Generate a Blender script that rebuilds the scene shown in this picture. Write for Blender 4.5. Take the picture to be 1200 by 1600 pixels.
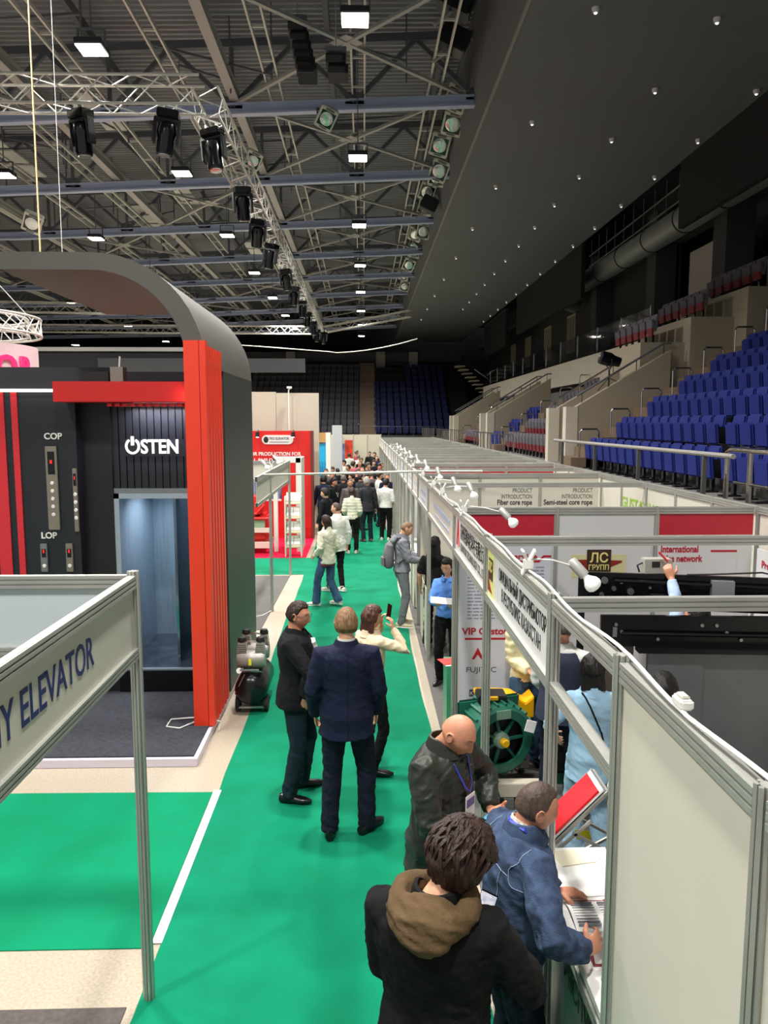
import bpy, bmesh, math, random
import numpy as np
from mathutils import Vector, Matrix, noise as mnoise
sc = bpy.context.scene
for o in list(bpy.data.objects): bpy.data.objects.remove(o)
R = math.radians
COL = sc.collection
# ---------------- camera ----------------
CAMZ = 3.32
cd = bpy.data.cameras.new('camera'); cam = bpy.data.objects.new('camera', cd); COL.objects.link(cam)
cd.sensor_fit = 'VERTICAL'; cd.sensor_height = 24.0; cd.lens = 24.0 * 1200.0 / 1600.0
cd.clip_start = 0.05; cd.clip_end = 300
PIT = R(6.66); YAW = math.atan(32 / 1200 / math.cos(PIT))
cam.location = (0, 0, CAMZ); cam.rotation_euler = (math.pi / 2 - PIT, 0, -YAW)
sc.camera = cam
# ---------------- exposure, world ----------------
vs = sc.view_settings; vs.view_transform = 'Standard'; vs.look = 'None'; vs.gamma = 1.0; vs.exposure = 0.15; vs.use_curve_mapping = False
w = bpy.data.worlds.new('world'); sc.world = w; w.use_nodes = True
bg = w.node_tree.nodes['Background']; bg.inputs[0].default_value = (0.97, 0.98, 1.0, 1); bg.inputs[1].default_value = 0.40  # even ambient fill added to the hall, given off by no fixture
# ---------------- lights of the hall ----------------
LAMPS = []          # (x, y, z) of the high-bay floodlights
for k in range(1, 10): LAMPS.append((-0.12, 7.0 * k + 0.2, 10.3))
for k in range(1, 9): LAMPS.append((-5.05, 7.2 * k + 1.0, 10.3))
for k in range(1, 8): LAMPS.append((-10.1, 7.5 * k + 0.4, 10.3))
for k in range(1, 7): LAMPS.append((-16.5, 10.5 * k + 3.0, 10.1))
for y in (37, 52, 66): LAMPS.append((-24.0, y, 9.8))
def area_light(name, loc, size, power, col=(1, .96, .88), rot=(0, 0, 0), sy=None, spread=R(150)):
    l = bpy.data.lights.new(name, 'AREA'); l.energy = power; l.color = col; l.size = size
    if sy: l.shape = 'RECTANGLE'; l.size_y = sy
    l.spread = spread
    o = bpy.data.objects.new(name, l); o.location = loc; o.rotation_euler = rot; COL.objects.link(o); return o
for i, (x, y, z) in enumerate(LAMPS):
    if y < 58 and x > -20: area_light('high_bay_light', (x, y, z - .12), .5, 480, (1, .975, .93))
area_light('high_bay_light', (-0.12, 0.5, 10.2), .5, 480, (1, .975, .93))
area_light('high_bay_light', (-5.05, 1.0, 10.2), .5, 480, (1, .975, .93))

# ---------------- helpers ----------------
def srgb(h):
    h = h.lstrip('#'); c = [int(h[i:i + 2], 16) / 255 for i in (0, 2, 4)]
    return tuple(((v / 12.92) if v <= .04045 else ((v + .055) / 1.055) ** 2.4) for v in c)
MATS = {}
def mat(name, col, rough=.6, metal=0., var=0., vscale=8., bump=0., bscale=40., emit=None, estr=0., alpha=1., trans=0., stretch=None, attr=None, spec=.5, coat=0., col2=None, detail=4.):
    if name in MATS: return MATS[name]
    m = bpy.data.materials.new(name); m.use_nodes = True; nt = m.node_tree; b = nt.nodes['Principled BSDF']
    c = srgb(col) if isinstance(col, str) else col
    b.inputs['Base Color'].default_value = (*c, 1); b.inputs['Roughness'].default_value = rough; b.inputs['Metallic'].default_value = metal
    b.inputs['Specular IOR Level'].default_value = spec
    if coat: b.inputs['Coat Weight'].default_value = coat
    if emit is not None:
        e = srgb(emit) if isinstance(emit, str) else emit
        b.inputs['Emission Color'].default_value = (*e, 1); b.inputs['Emission Strength'].default_value = estr
    if alpha < 1: b.inputs['Alpha'].default_value = alpha
    if trans: b.inputs['Transmission Weight'].default_value = trans; b.inputs['IOR'].default_value = 1.45
    if var or bump or col2:
        tc = nt.nodes.new('ShaderNodeTexCoord'); mp = nt.nodes.new('ShaderNodeMapping'); nt.links.new(tc.outputs['Object'], mp.inputs[0])
        if stretch: mp.inputs['Scale'].default_value = stretch
    if var or col2:
        n = nt.nodes.new('ShaderNodeTexNoise'); n.inputs['Scale'].default_value = vscale; n.inputs['Detail'].default_value = detail
        nt.links.new(mp.outputs[0], n.inputs['Vector'])
        rp = nt.nodes.new('ShaderNodeValToRGB'); rp.color_ramp.elements[0].position = .3; rp.color_ramp.elements[1].position = .7
        if col2:
            c2 = srgb(col2) if isinstance(col2, str) else col2
            rp.color_ramp.elements[0].color = (*c, 1); rp.color_ramp.elements[1].color = (*c2, 1)
        else:
            rp.color_ramp.elements[0].color = (*[v * (1 - var) for v in c], 1); rp.color_ramp.elements[1].color = (*[min(1, v * (1 + var)) for v in c], 1)
        nt.links.new(n.outputs['Fac'], rp.inputs[0])
        out = rp.outputs[0]
        if attr:
            at = nt.nodes.new('ShaderNodeAttribute'); at.attribute_name = attr
            mx = nt.nodes.new('ShaderNodeMix'); mx.data_type = 'RGBA'; mx.blend_type = 'MULTIPLY'; mx.inputs[0].default_value = 1
            nt.links.new(out, mx.inputs[6]); nt.links.new(at.outputs['Color'], mx.inputs[7]); out = mx.outputs[2]
        nt.links.new(out, b.inputs['Base Color'])
    if bump:
        n2 = nt.nodes.new('ShaderNodeTexNoise'); n2.inputs['Scale'].default_value = bscale; n2.inputs['Detail'].default_value = 3
        nt.links.new(mp.outputs[0], n2.inputs['Vector'])
        bp = nt.nodes.new('ShaderNodeBump'); bp.inputs['Strength'].default_value = bump; bp.inputs['Distance'].default_value = .01
        nt.links.new(n2.outputs['Fac'], bp.inputs['Height']); nt.links.new(bp.outputs[0], b.inputs['Normal'])
    MATS[name] = m; return m
def wm(o):
    m = o.matrix_basis.copy(); p = o.parent
    while p: m = p.matrix_basis @ m; p = p.parent
    return m
class MB:
    def __init__(s): s.v = []; s.f = []; s.M = None
    def add(s, vs_, fs):
        b = len(s.v)
        if s.M is not None: vs_ = [s.M @ Vector(v) for v in vs_]
        s.v += [tuple(v) for v in vs_]; s.f += [tuple(b + i for i in f) for f in fs]; return s
    def box(s, x0, x1, y0, y1, z0, z1):
        return s.add([(x0, y0, z0), (x1, y0, z0), (x1, y1, z0), (x0, y1, z0), (x0, y0, z1), (x1, y0, z1), (x1, y1, z1), (x0, y1, z1)],
                     [(0, 3, 2, 1), (4, 5, 6, 7), (0, 1, 5, 4), (1, 2, 6, 5), (2, 3, 7, 6), (3, 0, 4, 7)])
    def cbox(s, c, d, rot=None):
        vs_ = [Vector((sx * d[0] / 2, sy * d[1] / 2, sz * d[2] / 2)) for sz in (-1, 1) for sx, sy in ((-1, -1), (1, -1), (1, 1), (-1, 1))]
        if rot is not None: vs_ = [rot @ v for v in vs_]
        return s.add([v + Vector(c) for v in vs_], [(0, 3, 2, 1), (4, 5, 6, 7), (0, 1, 5, 4), (1, 2, 6, 5), (2, 3, 7, 6), (3, 0, 4, 7)])
    def frame(s, d, up=(0, 0, 1)):
        d = Vector(d).normalized(); u = Vector(up)
        if abs(d.dot(u)) > .98: u = Vector((0, 1, 0))
        x = d.cross(u).normalized(); y = x.cross(d).normalized(); return x, y, d
    def bar(s, p0, p1, w_, h_, up=(0, 0, 1)):
        p0 = Vector(p0); p1 = Vector(p1); x, y, d = s.frame(p1 - p0, up)
        vs_ = [p + x * (a * w_ / 2) + y * (b * h_ / 2) for p in (p0, p1) for a, b in ((-1, -1), (1, -1), (1, 1), (-1, 1))]
        return s.add(vs_, [(3, 2, 1, 0), (4, 5, 6, 7), (0, 1, 5, 4), (1, 2, 6, 5), (2, 3, 7, 6), (3, 0, 4, 7)])
    def tube(s, pts, r, n=8, cap=True, up=(0, 0, 1), ry=None, closed=False):
        pts = [Vector(p) for p in pts]; N = len(pts)
        rs = r if isinstance(r, (list, tuple)) else [r] * N
        rys = ry if isinstance(ry, (list, tuple)) else ([ry] * N if ry is not None else rs)
        vs_ = []; px = None
        for i, p in enumerate(pts):
            if closed: d = pts[(i + 1) % N] - pts[i - 1]
            else: d = pts[min(i + 1, N - 1)] - pts[max(i - 1, 0)]
            x, y, d = s.frame(d, up)
            if px is not None and abs(d.dot(px)) < .95:
                x = (px - d * px.dot(d)).normalized(); y = d.cross(x) * -1; y = x.cross(d)
            px = x
            for k in range(n):
                a = 2 * math.pi * k / n; vs_.append(p + x * (math.cos(a) * rs[i]) + y * (math.sin(a) * rys[i]))
        fs = []
        for i in range(N if closed else N - 1):
            j = (i + 1) % N
            for k in range(n): fs.append((i * n + k, i * n + (k + 1) % n, j * n + (k + 1) % n, j * n + k))
        if cap and not closed: fs.append(tuple(range(n))[::-1]); fs.append(tuple((N - 1) * n + k for k in range(n)))
        return s.add(vs_, fs)
    def lathe(s, prof, n=24, M=None, cap=True):
        M = M or Matrix(); vs_ = []; fs = []
        for r, z in prof:
            for k in range(n): a = 2 * math.pi * k / n; vs_.append(M @ Vector((r * math.cos(a), r * math.sin(a), z)))
        for i in range(len(prof) - 1):
            for k in range(n): fs.append((i * n + k, i * n + (k + 1) % n, (i + 1) * n + (k + 1) % n, (i + 1) * n + k))
        if cap: fs.append(tuple(range(n))[::-1]); fs.append(tuple((len(prof) - 1) * n + k for k in range(n)))
        return s.add(vs_, fs)
    def prism(s, pts, a, b, axis='z'):
        f = {'z': lambda p, t: (p[0], p[1], t), 'y': lambda p, t: (p[0], t, p[1]), 'x': lambda p, t: (t, p[0], p[1])}[axis]
        n = len(pts); vs_ = [f(p, a) for p in pts] + [f(p, b) for p in pts]
        return s.add(vs_, [tuple(range(n))[::-1], tuple(range(n, 2 * n))] + [(i, (i + 1) % n, n + (i + 1) % n, n + i) for i in range(n)])
    def ell(s, c, r, nu=16, nv=10, rot=None):
        vs_ = []; fs = []
        for j in range(1, nv):
            t = math.pi * j / nv
            for k in range(nu):
                a = 2 * math.pi * k / nu; v = Vector((r[0] * math.sin(t) * math.cos(a), r[1] * math.sin(t) * math.sin(a), r[2] * math.cos(t)))
                if rot is not None: v = rot @ v
                vs_.append(v + Vector(c))
        t_ = Vector((0, 0, r[2])); b_ = -t_
        if rot is not None: t_ = rot @ t_; b_ = rot @ b_
        vs_ += [t_ + Vector(c), b_ + Vector(c)]; T = len(vs_) - 2; B = T + 1
        for k in range(nu): fs.append((T, k, (k + 1) % nu)); fs.append((B, (nv - 2) * nu + (k + 1) % nu, (nv - 2) * nu + k))
        for j in range(nv - 2):
            for k in range(nu): fs.append((j * nu + k, (j + 1) * nu + k, (j + 1) * nu + (k + 1) % nu, j * nu + (k + 1) % nu))
        return s.add(vs_, fs)
    def build(s, name, m, parent=None, smooth=False, bevel=0., world=True, seg=2):
        me = bpy.data.meshes.new(name); vv = s.v
        if parent is not None and world:
            inv = wm(parent).inverted(); vv = [inv @ Vector(v) for v in vv]
        me.from_pydata([tuple(v) for v in vv], [], s.f)
        bm = bmesh.new(); bm.from_mesh(me); bmesh.ops.recalc_face_normals(bm, faces=bm.faces)
        if bevel: bmesh.ops.bevel(bm, geom=[e for e in bm.edges if len(e.link_faces) == 2 and e.calc_face_angle(0) > .5], offset=bevel, segments=seg, affect='EDGES', clamp_overlap=True)
        bm.to_mesh(me); bm.free()
        o = bpy.data.objects.new(name, me); COL.objects.link(o)
        if parent is not None: o.parent = parent
        for mm in (m if isinstance(m, (list, tuple)) else [m]): me.materials.append(mm)
        if smooth:
            me.shade_smooth()
            try: me.set_sharp_from_angle(angle=R(40))
            except Exception: pass
        return o
def tag(o, label, cat, group=None, kind=None):
    if label: o['label'] = label
    if cat: o['category'] = cat
    if group: o['group'] = group
    if kind: o['kind'] = kind
    return o
def thing(name, label, cat, loc=(0, 0, 0), rz=0, group=None):
    o = bpy.data.objects.new(name, None); o.location = loc; o.rotation_euler = (0, 0, rz); COL.objects.link(o); o.empty_display_size = .1
    return tag(o, label, cat, group)
def struct(name, mb, m, **k): o = mb.build(name, m, **k); o['kind'] = 'structure'; return o
def turn(t, piv, deg):
    p = Matrix.Translation(Vector(piv)); t.matrix_basis = p @ Matrix.Rotation(R(deg), 4, 'Z') @ p.inverted() @ t.matrix_basis
def copy_tree(o, parent=None):
    c = o.copy(); COL.objects.link(c)
    if parent is not None: c.parent = parent
    for ch in [x for x in o.children]: copy_tree(ch, c)
    return c
SC2 = bpy.data.scenes.new('workbench')
def bake(o):
    """apply the modifiers of a freshly built object"""
    SC2.collection.objects.link(o); vl = SC2.view_layers[0]; vl.update(); e = o.evaluated_get(vl.depsgraph); me = bpy.data.meshes.new_from_object(e); SC2.collection.objects.unlink(o)
    o.modifiers.clear(); old = o.data; o.data = me; bpy.data.meshes.remove(old); return o
FONTS = {}
def lettering(name, txt, size, loc, right, upv, m, parent, extrude=.002, align='LEFT', bold=0., sx=1., label=None, shear=0., space=1.0, linesp=1.0, box=None):
    """flat letters lying on a plane: right = reading direction, upv = up direction of the letters"""
    cu = bpy.data.curves.new(name, 'FONT'); cu.body = txt; cu.size = size; cu.align_x = align; cu.extrude = extrude; cu.offset = bold * size; cu.shear = shear
    cu.space_character = space; cu.space_line = linesp; cu.resolution_u = 3
    t = bpy.data.objects.new(name, cu); SC2.collection.objects.link(t); vl = SC2.view_layers[0]; vl.update()
    me = bpy.data.meshes.new_from_object(t.evaluated_get(vl.depsgraph)); bpy.data.objects.remove(t)
    r = Vector(right).normalized(); u = Vector(upv).normalized(); n = r.cross(u)
    if box:
        xs = [v.co.x for v in me.vertices]; sx = box / max(1e-6, (max(xs) - min(xs)))
    M = Matrix((( *(r * sx), 0), (*u, 0), (*n, 0), (0, 0, 0, 1))).transposed(); M.translation = Vector(loc)
    if parent is not None: M = wm(parent).inverted() @ M
    me.transform(M)
    if M.to_3x3().determinant() < 0: me.flip_normals()
    o = bpy.data.objects.new(name, me); COL.objects.link(o); me.materials.clear(); me.materials.append(m)
    if parent is not None: o.parent = parent
    if label: o['label'] = label
    return o

# ---------------- materials ----------------
M_alu = mat('aluminium', '#b8b8b2', .42, .6, var=.08, vscale=3)
M_alud = mat('aluminium_groove', '#5b5d5a', .5, .6)
M_panel = mat('white_laminate', '#cfcabc', .45, var=.03, vscale=2)
M_panelw = mat('white_print', '#d8d6d6', .5, var=.02, vscale=2)
M_white = mat('white_plastic', '#e8e6e0', .4)
M_whitem = mat('white_paint', '#dcdad4', .5)
M_black = mat('black_paint', '#17181b', .5, var=.1, vscale=4)
M_blackg = mat('black_gloss', '#0c0d10', .15)
M_steel = mat('brushed_steel', '#9aa0a2', .28, .9, var=.1, vscale=6, stretch=(1, 1, 30))
M_chrome = mat('polished_steel', '#c9c6c0', .2, 1.)
M_red = mat('red_paint', '#d2201c', .42, var=.04, vscale=2)
M_redp = mat('red_print', '#c8202c', .5)
M_rubber = mat('black_rubber', '#101010', .8)
M_paper = mat('paper', '#eeece8', .6)
M_ink = mat('ink_black', '#1c1c20', .6)
M_inkg = mat('ink_grey', '#8a8c94', .6)
M_blue = mat('ink_blue', '#1c2a6a', .5)
# =====================================================  SETTING
M_floor = mat('terrazzo', '#a59a88', .38, var=.16, vscale=55, bump=.03, bscale=90)
M_green = mat('green_carpet', '#03704f', .92, col2='#067f5e', vscale=2.2, bump=.35, bscale=9, spec=.15, detail=8)
M_green2 = mat('green_carpet_patch', '#02754f', .92, col2='#04835c', vscale=1.6, bump=.4, bscale=5, spec=.15, detail=8)
M_gcarp = mat('grey_carpet', '#62605e', .95, var=.16, vscale=30, bump=.3, bscale=120, spec=.1)
M_dcarp = mat('charcoal_carpet', '#3c3e44', .95, var=.2, vscale=26, bump=.4, bscale=150, spec=.1)
M_deck = mat('roof_deck', '#84878c', .6, .1)
M_soffit = mat('soffit_paint', '#626568', .75, var=.04, vscale=.5)
M_beam = mat('roof_steel', '#a09f9b', .5, .1)
M_beamd = mat('roof_steel_dark', '#5c5f66', .6, .1)
M_beamb = mat('lit_blue_grey_steel', '#a9b4cf', .45, .1)  # blue-grey brightened: light on the chord undersides is put into the colour
M_ladder = mat('galvanised_steel', '#c4c2ba', .5, .1)
M_conc = mat('concrete', '#8d8a84', .8, var=.08, vscale=3)
M_beige = mat('beige_wall_paint', '#9d927e', .7, var=.03, vscale=1)
M_cream = mat('cream_wall_paint', '#c4bba9', .7, var=.03, vscale=1)
M_wallg = mat('dark_grey_wall', '#3a3b3d', .8, var=.05, vscale=1)
M_walld = mat('black_wall', '#1d1e22', .85, var=.05, vscale=1)
M_step = mat('stair_wood', '#6f5b49', .6, var=.1, vscale=5)
M_glass = mat('clear_glass', '#dfe8ea', .05, trans=1., alpha=.35)

struct('floor', MB().box(-45, 14, -4, 82, -.3, 0), M_floor)
def carpet(name, label, poly, z0, z1, m, n=0):
    o = MB().prism(poly, z0, z1).build(name, m); return tag(o, label, 'carpet')
rng = random.Random(5)
# runner along the aisle with softly uneven edges
def wob(y, s): return .012 * math.sin(y * 1.3 + s) + .008 * math.sin(y * 3.1 + 2 * s)
left = [(-1.31 + wob(y, 1), y) for y in [(-1 + .5 * i) for i in range(120)]]; right_ = [(.71 + wob(y, 4), y) for y in [(-1 + .5 * i) for i in range(120)]][::-1]
carpet('carpet_runner', 'long green carpet runner down the exhibition aisle', right_[::-1] + left[::-1], 0, .006, M_green)
carpet('carpet_patch', 'bright green carpet square beside the black booth platform', [(-7, 4.56), (-1.37, 4.56), (-1.37, 6.63), (-3.0, 6.65), (-7, 6.6)], 0, .007, M_green2)
carpet('carpet_patch', 'green carpet crossing left in front of the red booth', [(-7, 16.62), (-1.3, 16.62), (-1.3, 18.7), (-7, 18.7)], .001, .005, M_green)
carpet('booth_carpet', 'charcoal carpet under the near left booth', [(-7, -2), (-1.42, -2), (-1.36, 4.06), (-7, 4.04)], 0, .008, mat('brown_grey_carpet', '#57524f', .95, var=.15, vscale=30, bump=.3, bscale=120, spec=.1))
carpet('booth_carpet', 'grey carpet of the left booth beyond the black stand', [(-8, 12.1), (-1.66, 12.1), (-1.6, 16.5), (-8, 16.5)], 0, .008, M_gcarp)
carpet('booth_carpet', 'grey carpet under the long row of right booths', [(.83, -1), (3.95, -1), (3.95, 44), (.83, 44)], 0, .008, M_gcarp)
carpet('booth_carpet', 'crimson carpet in front of the red booth wall', [(-8, 18.72), (-1.42, 18.72), (-1.42, 22), (-8, 22)], 0, .008, mat('crimson_carpet', '#c8143a', .9, var=.06, vscale=8, spec=.15))
tag(MB().prism([(-1.365, 4.6), (-1.30, 4.6), (-1.295, 6.66), (-1.36, 6.66)], .006, .011).build('carpet_tape', mat('white_tape', '#e6dfe8', .4)), 'white tape along the seam of two green carpets', 'tape')
tag(MB().prism([(.712, -1), (.728, -1), (.728, 44), (.712, 44)], 0, .003).build('floor_tape', mat('beige_tape', '#bdb29d', .5)), 'pale tape strip between green runner and bare floor', 'tape')

# ---------- roof ----------
deck = MB(); vs_ = []; fs = []
n = 330
for i in range(n):
    y = -4 + i * .25
    for dy, dz in ((0, 0), (.09, 0), (.125, .07), (.215, .07)):
        vs_ += [(-46, y + dy, 13.9 + dz - .9), (3.4, y + dy, 13.9 + dz + .15)]
for i in range(len(vs_) // 2 - 1): fs.append((2 * i, 2 * i + 1, 2 * i + 3, 2 * i + 2))
deck.add(vs_, fs); struct('ceiling', deck, M_deck)
sof = MB(); sof.prism([(3.05, 10.9), (3.05, 10.95), (2.92, 12.2), (2.92, 14.2), (3.1, 14.2), (3.3, 11.2), (9.6, 11.25), (9.6, 11.2), (9.35, 10.9)], -4, 74, axis='y')
struct('ceiling_soffit', sof, M_soffit)
struct('trim_1', MB().box(3.0, 3.06, -4, 74, 10.88, 10.93), mat('soffit_seam', '#84827a', .6))
struct('ceiling_rear', MB().box(9.4, 16, -4, 74, 12.2, 12.35), M_walld)
# walls
struct('wall_far', MB().box(-46, 16, 76, 76.4, 0, 14.5), M_walld)
struct('wall_left', MB().box(-46.4, -46, -4, 76, 0, 14), M_walld)
struct('wall_right', MB().box(13.6, 14.0, -4, 76, 0, 12.4), M_wallg)

ORD = ['nearest', 'second', 'third', 'fourth', 'fifth', 'sixth', 'seventh', 'eighth', 'ninth', 'tenth', 'eleventh', 'twelfth', 'thirteenth', 'fourteenth', 'fifteenth', 'sixteenth', 'seventeenth', 'eighteenth', 'nineteenth', 'twentieth', 'twenty-first', 'twenty-second']
def tz(x): return 11.52 + .045 * max(x, -14) - .02 * max(0, -x - 14)
def truss(y, idx):
    t = thing('roof_truss', f'steel roof truss spanning the hall, {ORD[idx]} from the camera', 'roof truss', (-12, y, 11), 0, 'roof trusses')
    xs = [3.0 - 1.6 * i for i in range(26)]
    b = MB()
    for a, c in zip(xs[:-1], xs[1:]): b.bar((a, y, tz(a)), (c, y, tz(c)), .22, .05); b.bar((a, y, tz(a) + .12), (c, y, tz(c) + .12), .03, .22); b.bar((a, y, tz(a) + .24), (c, y, tz(c) + .24), .2, .04)
    b.build('bottom_chord', M_beamb, t)
    b = MB()
    for a, c in zip(xs[:-1], xs[1:]): b.bar((a, y, tz(a) + 1.75), (c, y, tz(c) + 1.75), .18, .2)
    b.build('top_chord', M_beamd, t)
    b = MB()
    for i in range(len(xs) - 1):
        a, c = xs[i], xs[i + 1]
        if i % 2 == 0: b.bar((a, y, tz(a) + .2), (c, y, tz(c) + 1.7), .11, .11); b.bar((a, y, tz(a) + .2), (a, y, tz(a) + 1.7), .09, .09)
        else: b.bar((c, y, tz(c) + .2), (a, y, tz(a) + 1.7), .11, .11)
        if i % 2 == 0: b.cbox((a, y, tz(a) + .3), (.5, .03, .3))
    b.build('web', M_beamd, t)
    return t
TR = [9.4 + 6 * k for k in range(11)]
for i, y in enumerate(TR): truss(y, i)
# purlins under the deck and long beams
for i, x in enumerate([2.2, -.9, -4.0, -7.1, -10.2, -13.3, -17, -21]):
    z = 13.55 + .021 * (x - 3)
    tag(MB().bar((x, -3, z), (x, 74, z), .14, .26).build('roof_purlin', M_beamd), f'dark roof purlin running away under the deck, {ORD[i]} from the right', 'purlin', 'roof purlins')
for i, x in enumerate([-3.35, -8.3, -13.5]):
    z = tz(x) + .33; b = MB(); b.bar((x, 4, z), (x, 72, z), .24, .04); b.bar((x, 4, z + .14), (x, 72, z + .14), .04, .26); b.bar((x, 4, z + .28), (x, 72, z + .28), .22, .04)
    tag(b.build('roof_beam', M_beam), f'light grey I-beam running along the hall roof, {ORD[i]} from the right', 'roof beam', 'long roof beams')
# ladder-like cable trays hung between trusses
LX = [1.9, -.1, -2.25, -4.6, -6.8, -9.1, -11.2, -13.6, -16.5, -20]
for i, x in enumerate(LX):
    z = tz(x) + .42; t = thing('cable_ladder', f'pale steel cable ladder under the roof, {ORD[i]} from the right', 'cable ladder', (x, 4, z), 0, 'cable ladders in the roof')
    for s in (-.16, .16): MB().bar((x + s, 4, z), (x + s, 70, z), .045, .09).build('side_rail', M_ladder, t)
    b = MB()
    for k in range(40): b.bar((x - .16, 5 + 1.6 * k, z), (x + .16, 5 + 1.6 * k, z), .035, .05)
    b.build('rung', M_ladder, t, )['kind'] = 'stuff'
# flat bracing between trusses
bi = 0
for k in range(len(TR) - 1):
    y0, y1 = TR[k], TR[k + 1]; t = thing('roof_bracing', f'crossed steel bracing in the {ORD[k]} roof bay', 'bracing', (-3, y0, 11.4), 0, 'roof bracing')
    b = MB()
    for a, c in (((2.6, -3.3)), (-3.3, -8.3), (-8.3, -13.5), (-13.5, -20)):
        if a > 0 or (k + int(-a)) % 3 == 0:
            za, zc = tz(a) + .3, tz(c) + .3
            b.bar((a, y0, za), (c, y1, zc), .1, .07); b.bar((c, y0, zc), (a, y1, za), .1, .07)
            mx, my, mz = (a + c) / 2, (y0 + y1) / 2, (za + zc) / 2
            b.cbox((mx, my, mz), (.55, .55, .03), Matrix.Rotation(R(45), 3, 'Z'))
    b.build('brace', M_beam, t)['kind'] = 'stuff'
    b = MB()
    for q in range(9):
        xx = rng.uniform(-16, 2.4); yy = y0 + rng.uniform(.8, 5.2); b.bar((xx, yy, tz(xx) + rng.uniform(.3, 1.5)), (xx - rng.uniform(1.2, 3.5), yy + rng.uniform(-.2, .2), tz(xx) + rng.uniform(.3, 1.5)), .05, .05)
        b.bar((xx, yy, tz(xx) + .2), (xx, yy, 13.4), .04, .04)
    b.build('tie', M_beamd, t)['kind'] = 'stuff'
# roof gallery bridges with flat pale soffit sheets
for i, (x, y, L) in enumerate([(-7.4, 22.5, 3.2), (-6.9, 29, 4.5), (-9.2, 33, 5), (-5.6, 40, 5), (-11.4, 25, 4)]):
    b = MB()
    for q in range(int(L / 1.3)): b.cbox((x, y + q * 1.45, tz(x) + .9), (.62, 1.2, .05))
    tag(b.build('roof_panel', mat('pale_sheet', '#b9bab4', .6)), f'row of pale ceiling sheets between trusses, {ORD[i]} patch', 'ceiling panel', 'pale roof sheets')

# ---------- high-bay lamps ----------
M_lampglow = mat('lamp_glow', '#ffffff', .5, emit=(1, .95, .84), estr=22.)
def highbay():
    t = thing('high_bay_lamp', 'x', 'ceiling lamp')
    MB().cbox((0, 0, 0), (.5, .5, .12)).build('housing', M_black, t, bevel=.015)
    MB().cbox((0, 0, -.07), (.46, .46, .02)).build('diffuser', M_lampglow, t)
    b = MB(); b.bar((-.25, 0, 0), (-.25, 0, .3), .03, .05); b.bar((.25, 0, 0), (.25, 0, .3), .03, .05); b.bar((-.265, 0, .3), (.265, 0, .3), .05, .03); b.bar((0, 0, .3), (0, 0, 3.05), .025, .025)
    b.build('bracket', M_beamd, t); return t
hb = highbay(); cnt = {}
for i, (x, y, z) in enumerate(LAMPS):
    o = hb if i == 0 else copy_tree(hb); o.location = (x, y, z); k = cnt.setdefault(x, 0); cnt[x] = k + 1
    row = {-.12: 'row above the aisle', -5.05: 'row above the black booth', -10.1: 'third row from the right', -16.5: 'fourth row from the right', -24.0: 'leftmost row'}[x]
    tag(o, f'glowing square high-bay lamp, {ORD[k]} from the camera in the {row}', 'ceiling lamp', 'high-bay lamps')

# ---------- soffit downlights ----------
def downlight():
    t = thing('downlight', 'x', 'downlight')
    MB().lathe([(.07, 0), (.075, -.02), (.05, -.09), (.0, -.1)], 12).build('rim', M_whitem, t, smooth=True)
    MB().ell((0, 0, -.09), (.035, .035, .03), 10, 6).build('bulb', mat('downlight_glow', '#ffffff', .5, emit=(1, .97, .9), estr=1.2), t); return t
dl = downlight(); i = 0
for x, ys in ((4.3, [15 + 5.35 * k for k in range(9)]), (6.7, [9.1 + 3.1 * k for k in range(15)]), (9.05, [6 + 3.1 * k for k in range(18)])):
    for k, y in enumerate(ys):
        o = dl if i == 0 else copy_tree(dl); o.location = (x, y, 10.9); i += 1
        rn = {4.3: 'inner', 6.7: 'middle', 9.05: 'outer'}[x]
        tag(o, f'small white downlight in the dark soffit, {ORD[k]} of the {rn} row', 'downlight', 'soffit downlights')

# ---------- arena floodlights ----------
M_glassf = mat('floodlight_glass', '#c3c9c6', .12, .6)
def flood():
    t = thing('floodlight', 'x', 'floodlight'); 
    MB().cbox((0, 0, 0), (.62, .72, .22)).build('housing', mat('cast_grey', '#bdbdb4', .5, .3), t, bevel=.03)
    MB().cbox((0, .01, -.108), (.5, .5, .01)).build('recess', M_blackg, t); MB().lathe([(.0, -.125), (.17, -.135), (.22, -.118), (.22, -.112)], 24).build('lens', M_glassf, t, smooth=True)
    MB().cbox((0, -.29, -.115), (.3, .06, .02)).build('vent', M_alud, t); MB().cbox((0, .3, -.115), (.26, .04, .02)).build('label_plate', M_alud, t)
    b = MB(); b.bar((-.33, 0, 0), (-.33, 0, .5), .03, .06); b.bar((.33, 0, 0), (.33, 0, .5), .03, .06); b.bar((-.34, 0, .5), (.34, 0, .5), .06, .03); b.build('bracket', M_black, t); return t
fl = flood(); fy = [22.4, 24.2, 26.0, 27.3, 29.2, 31.0, 33.1, 35.6, 37.8, 40, 41.5, 43, 44.6, 46.2, 48, 49.5, 51, 53]
for i, y in enumerate(fy):
    o = fl if i == 0 else copy_tree(fl); o.location = (2.62 + .12 * math.sin(i * 2.1), y, 12.25 - (.4 if i % 4 == 3 else 0)); 
    o.rotation_euler = (R(-52 + 7 * math.sin(i * 1.7)), R(16 + 6 * math.cos(i * 2.3)), R(14 * math.sin(i * 3.1)))
    tag(o, f'square grey arena floodlight on the soffit edge, {ORD[i]} from the camera', 'floodlight', 'floodlights along the soffit')
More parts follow.
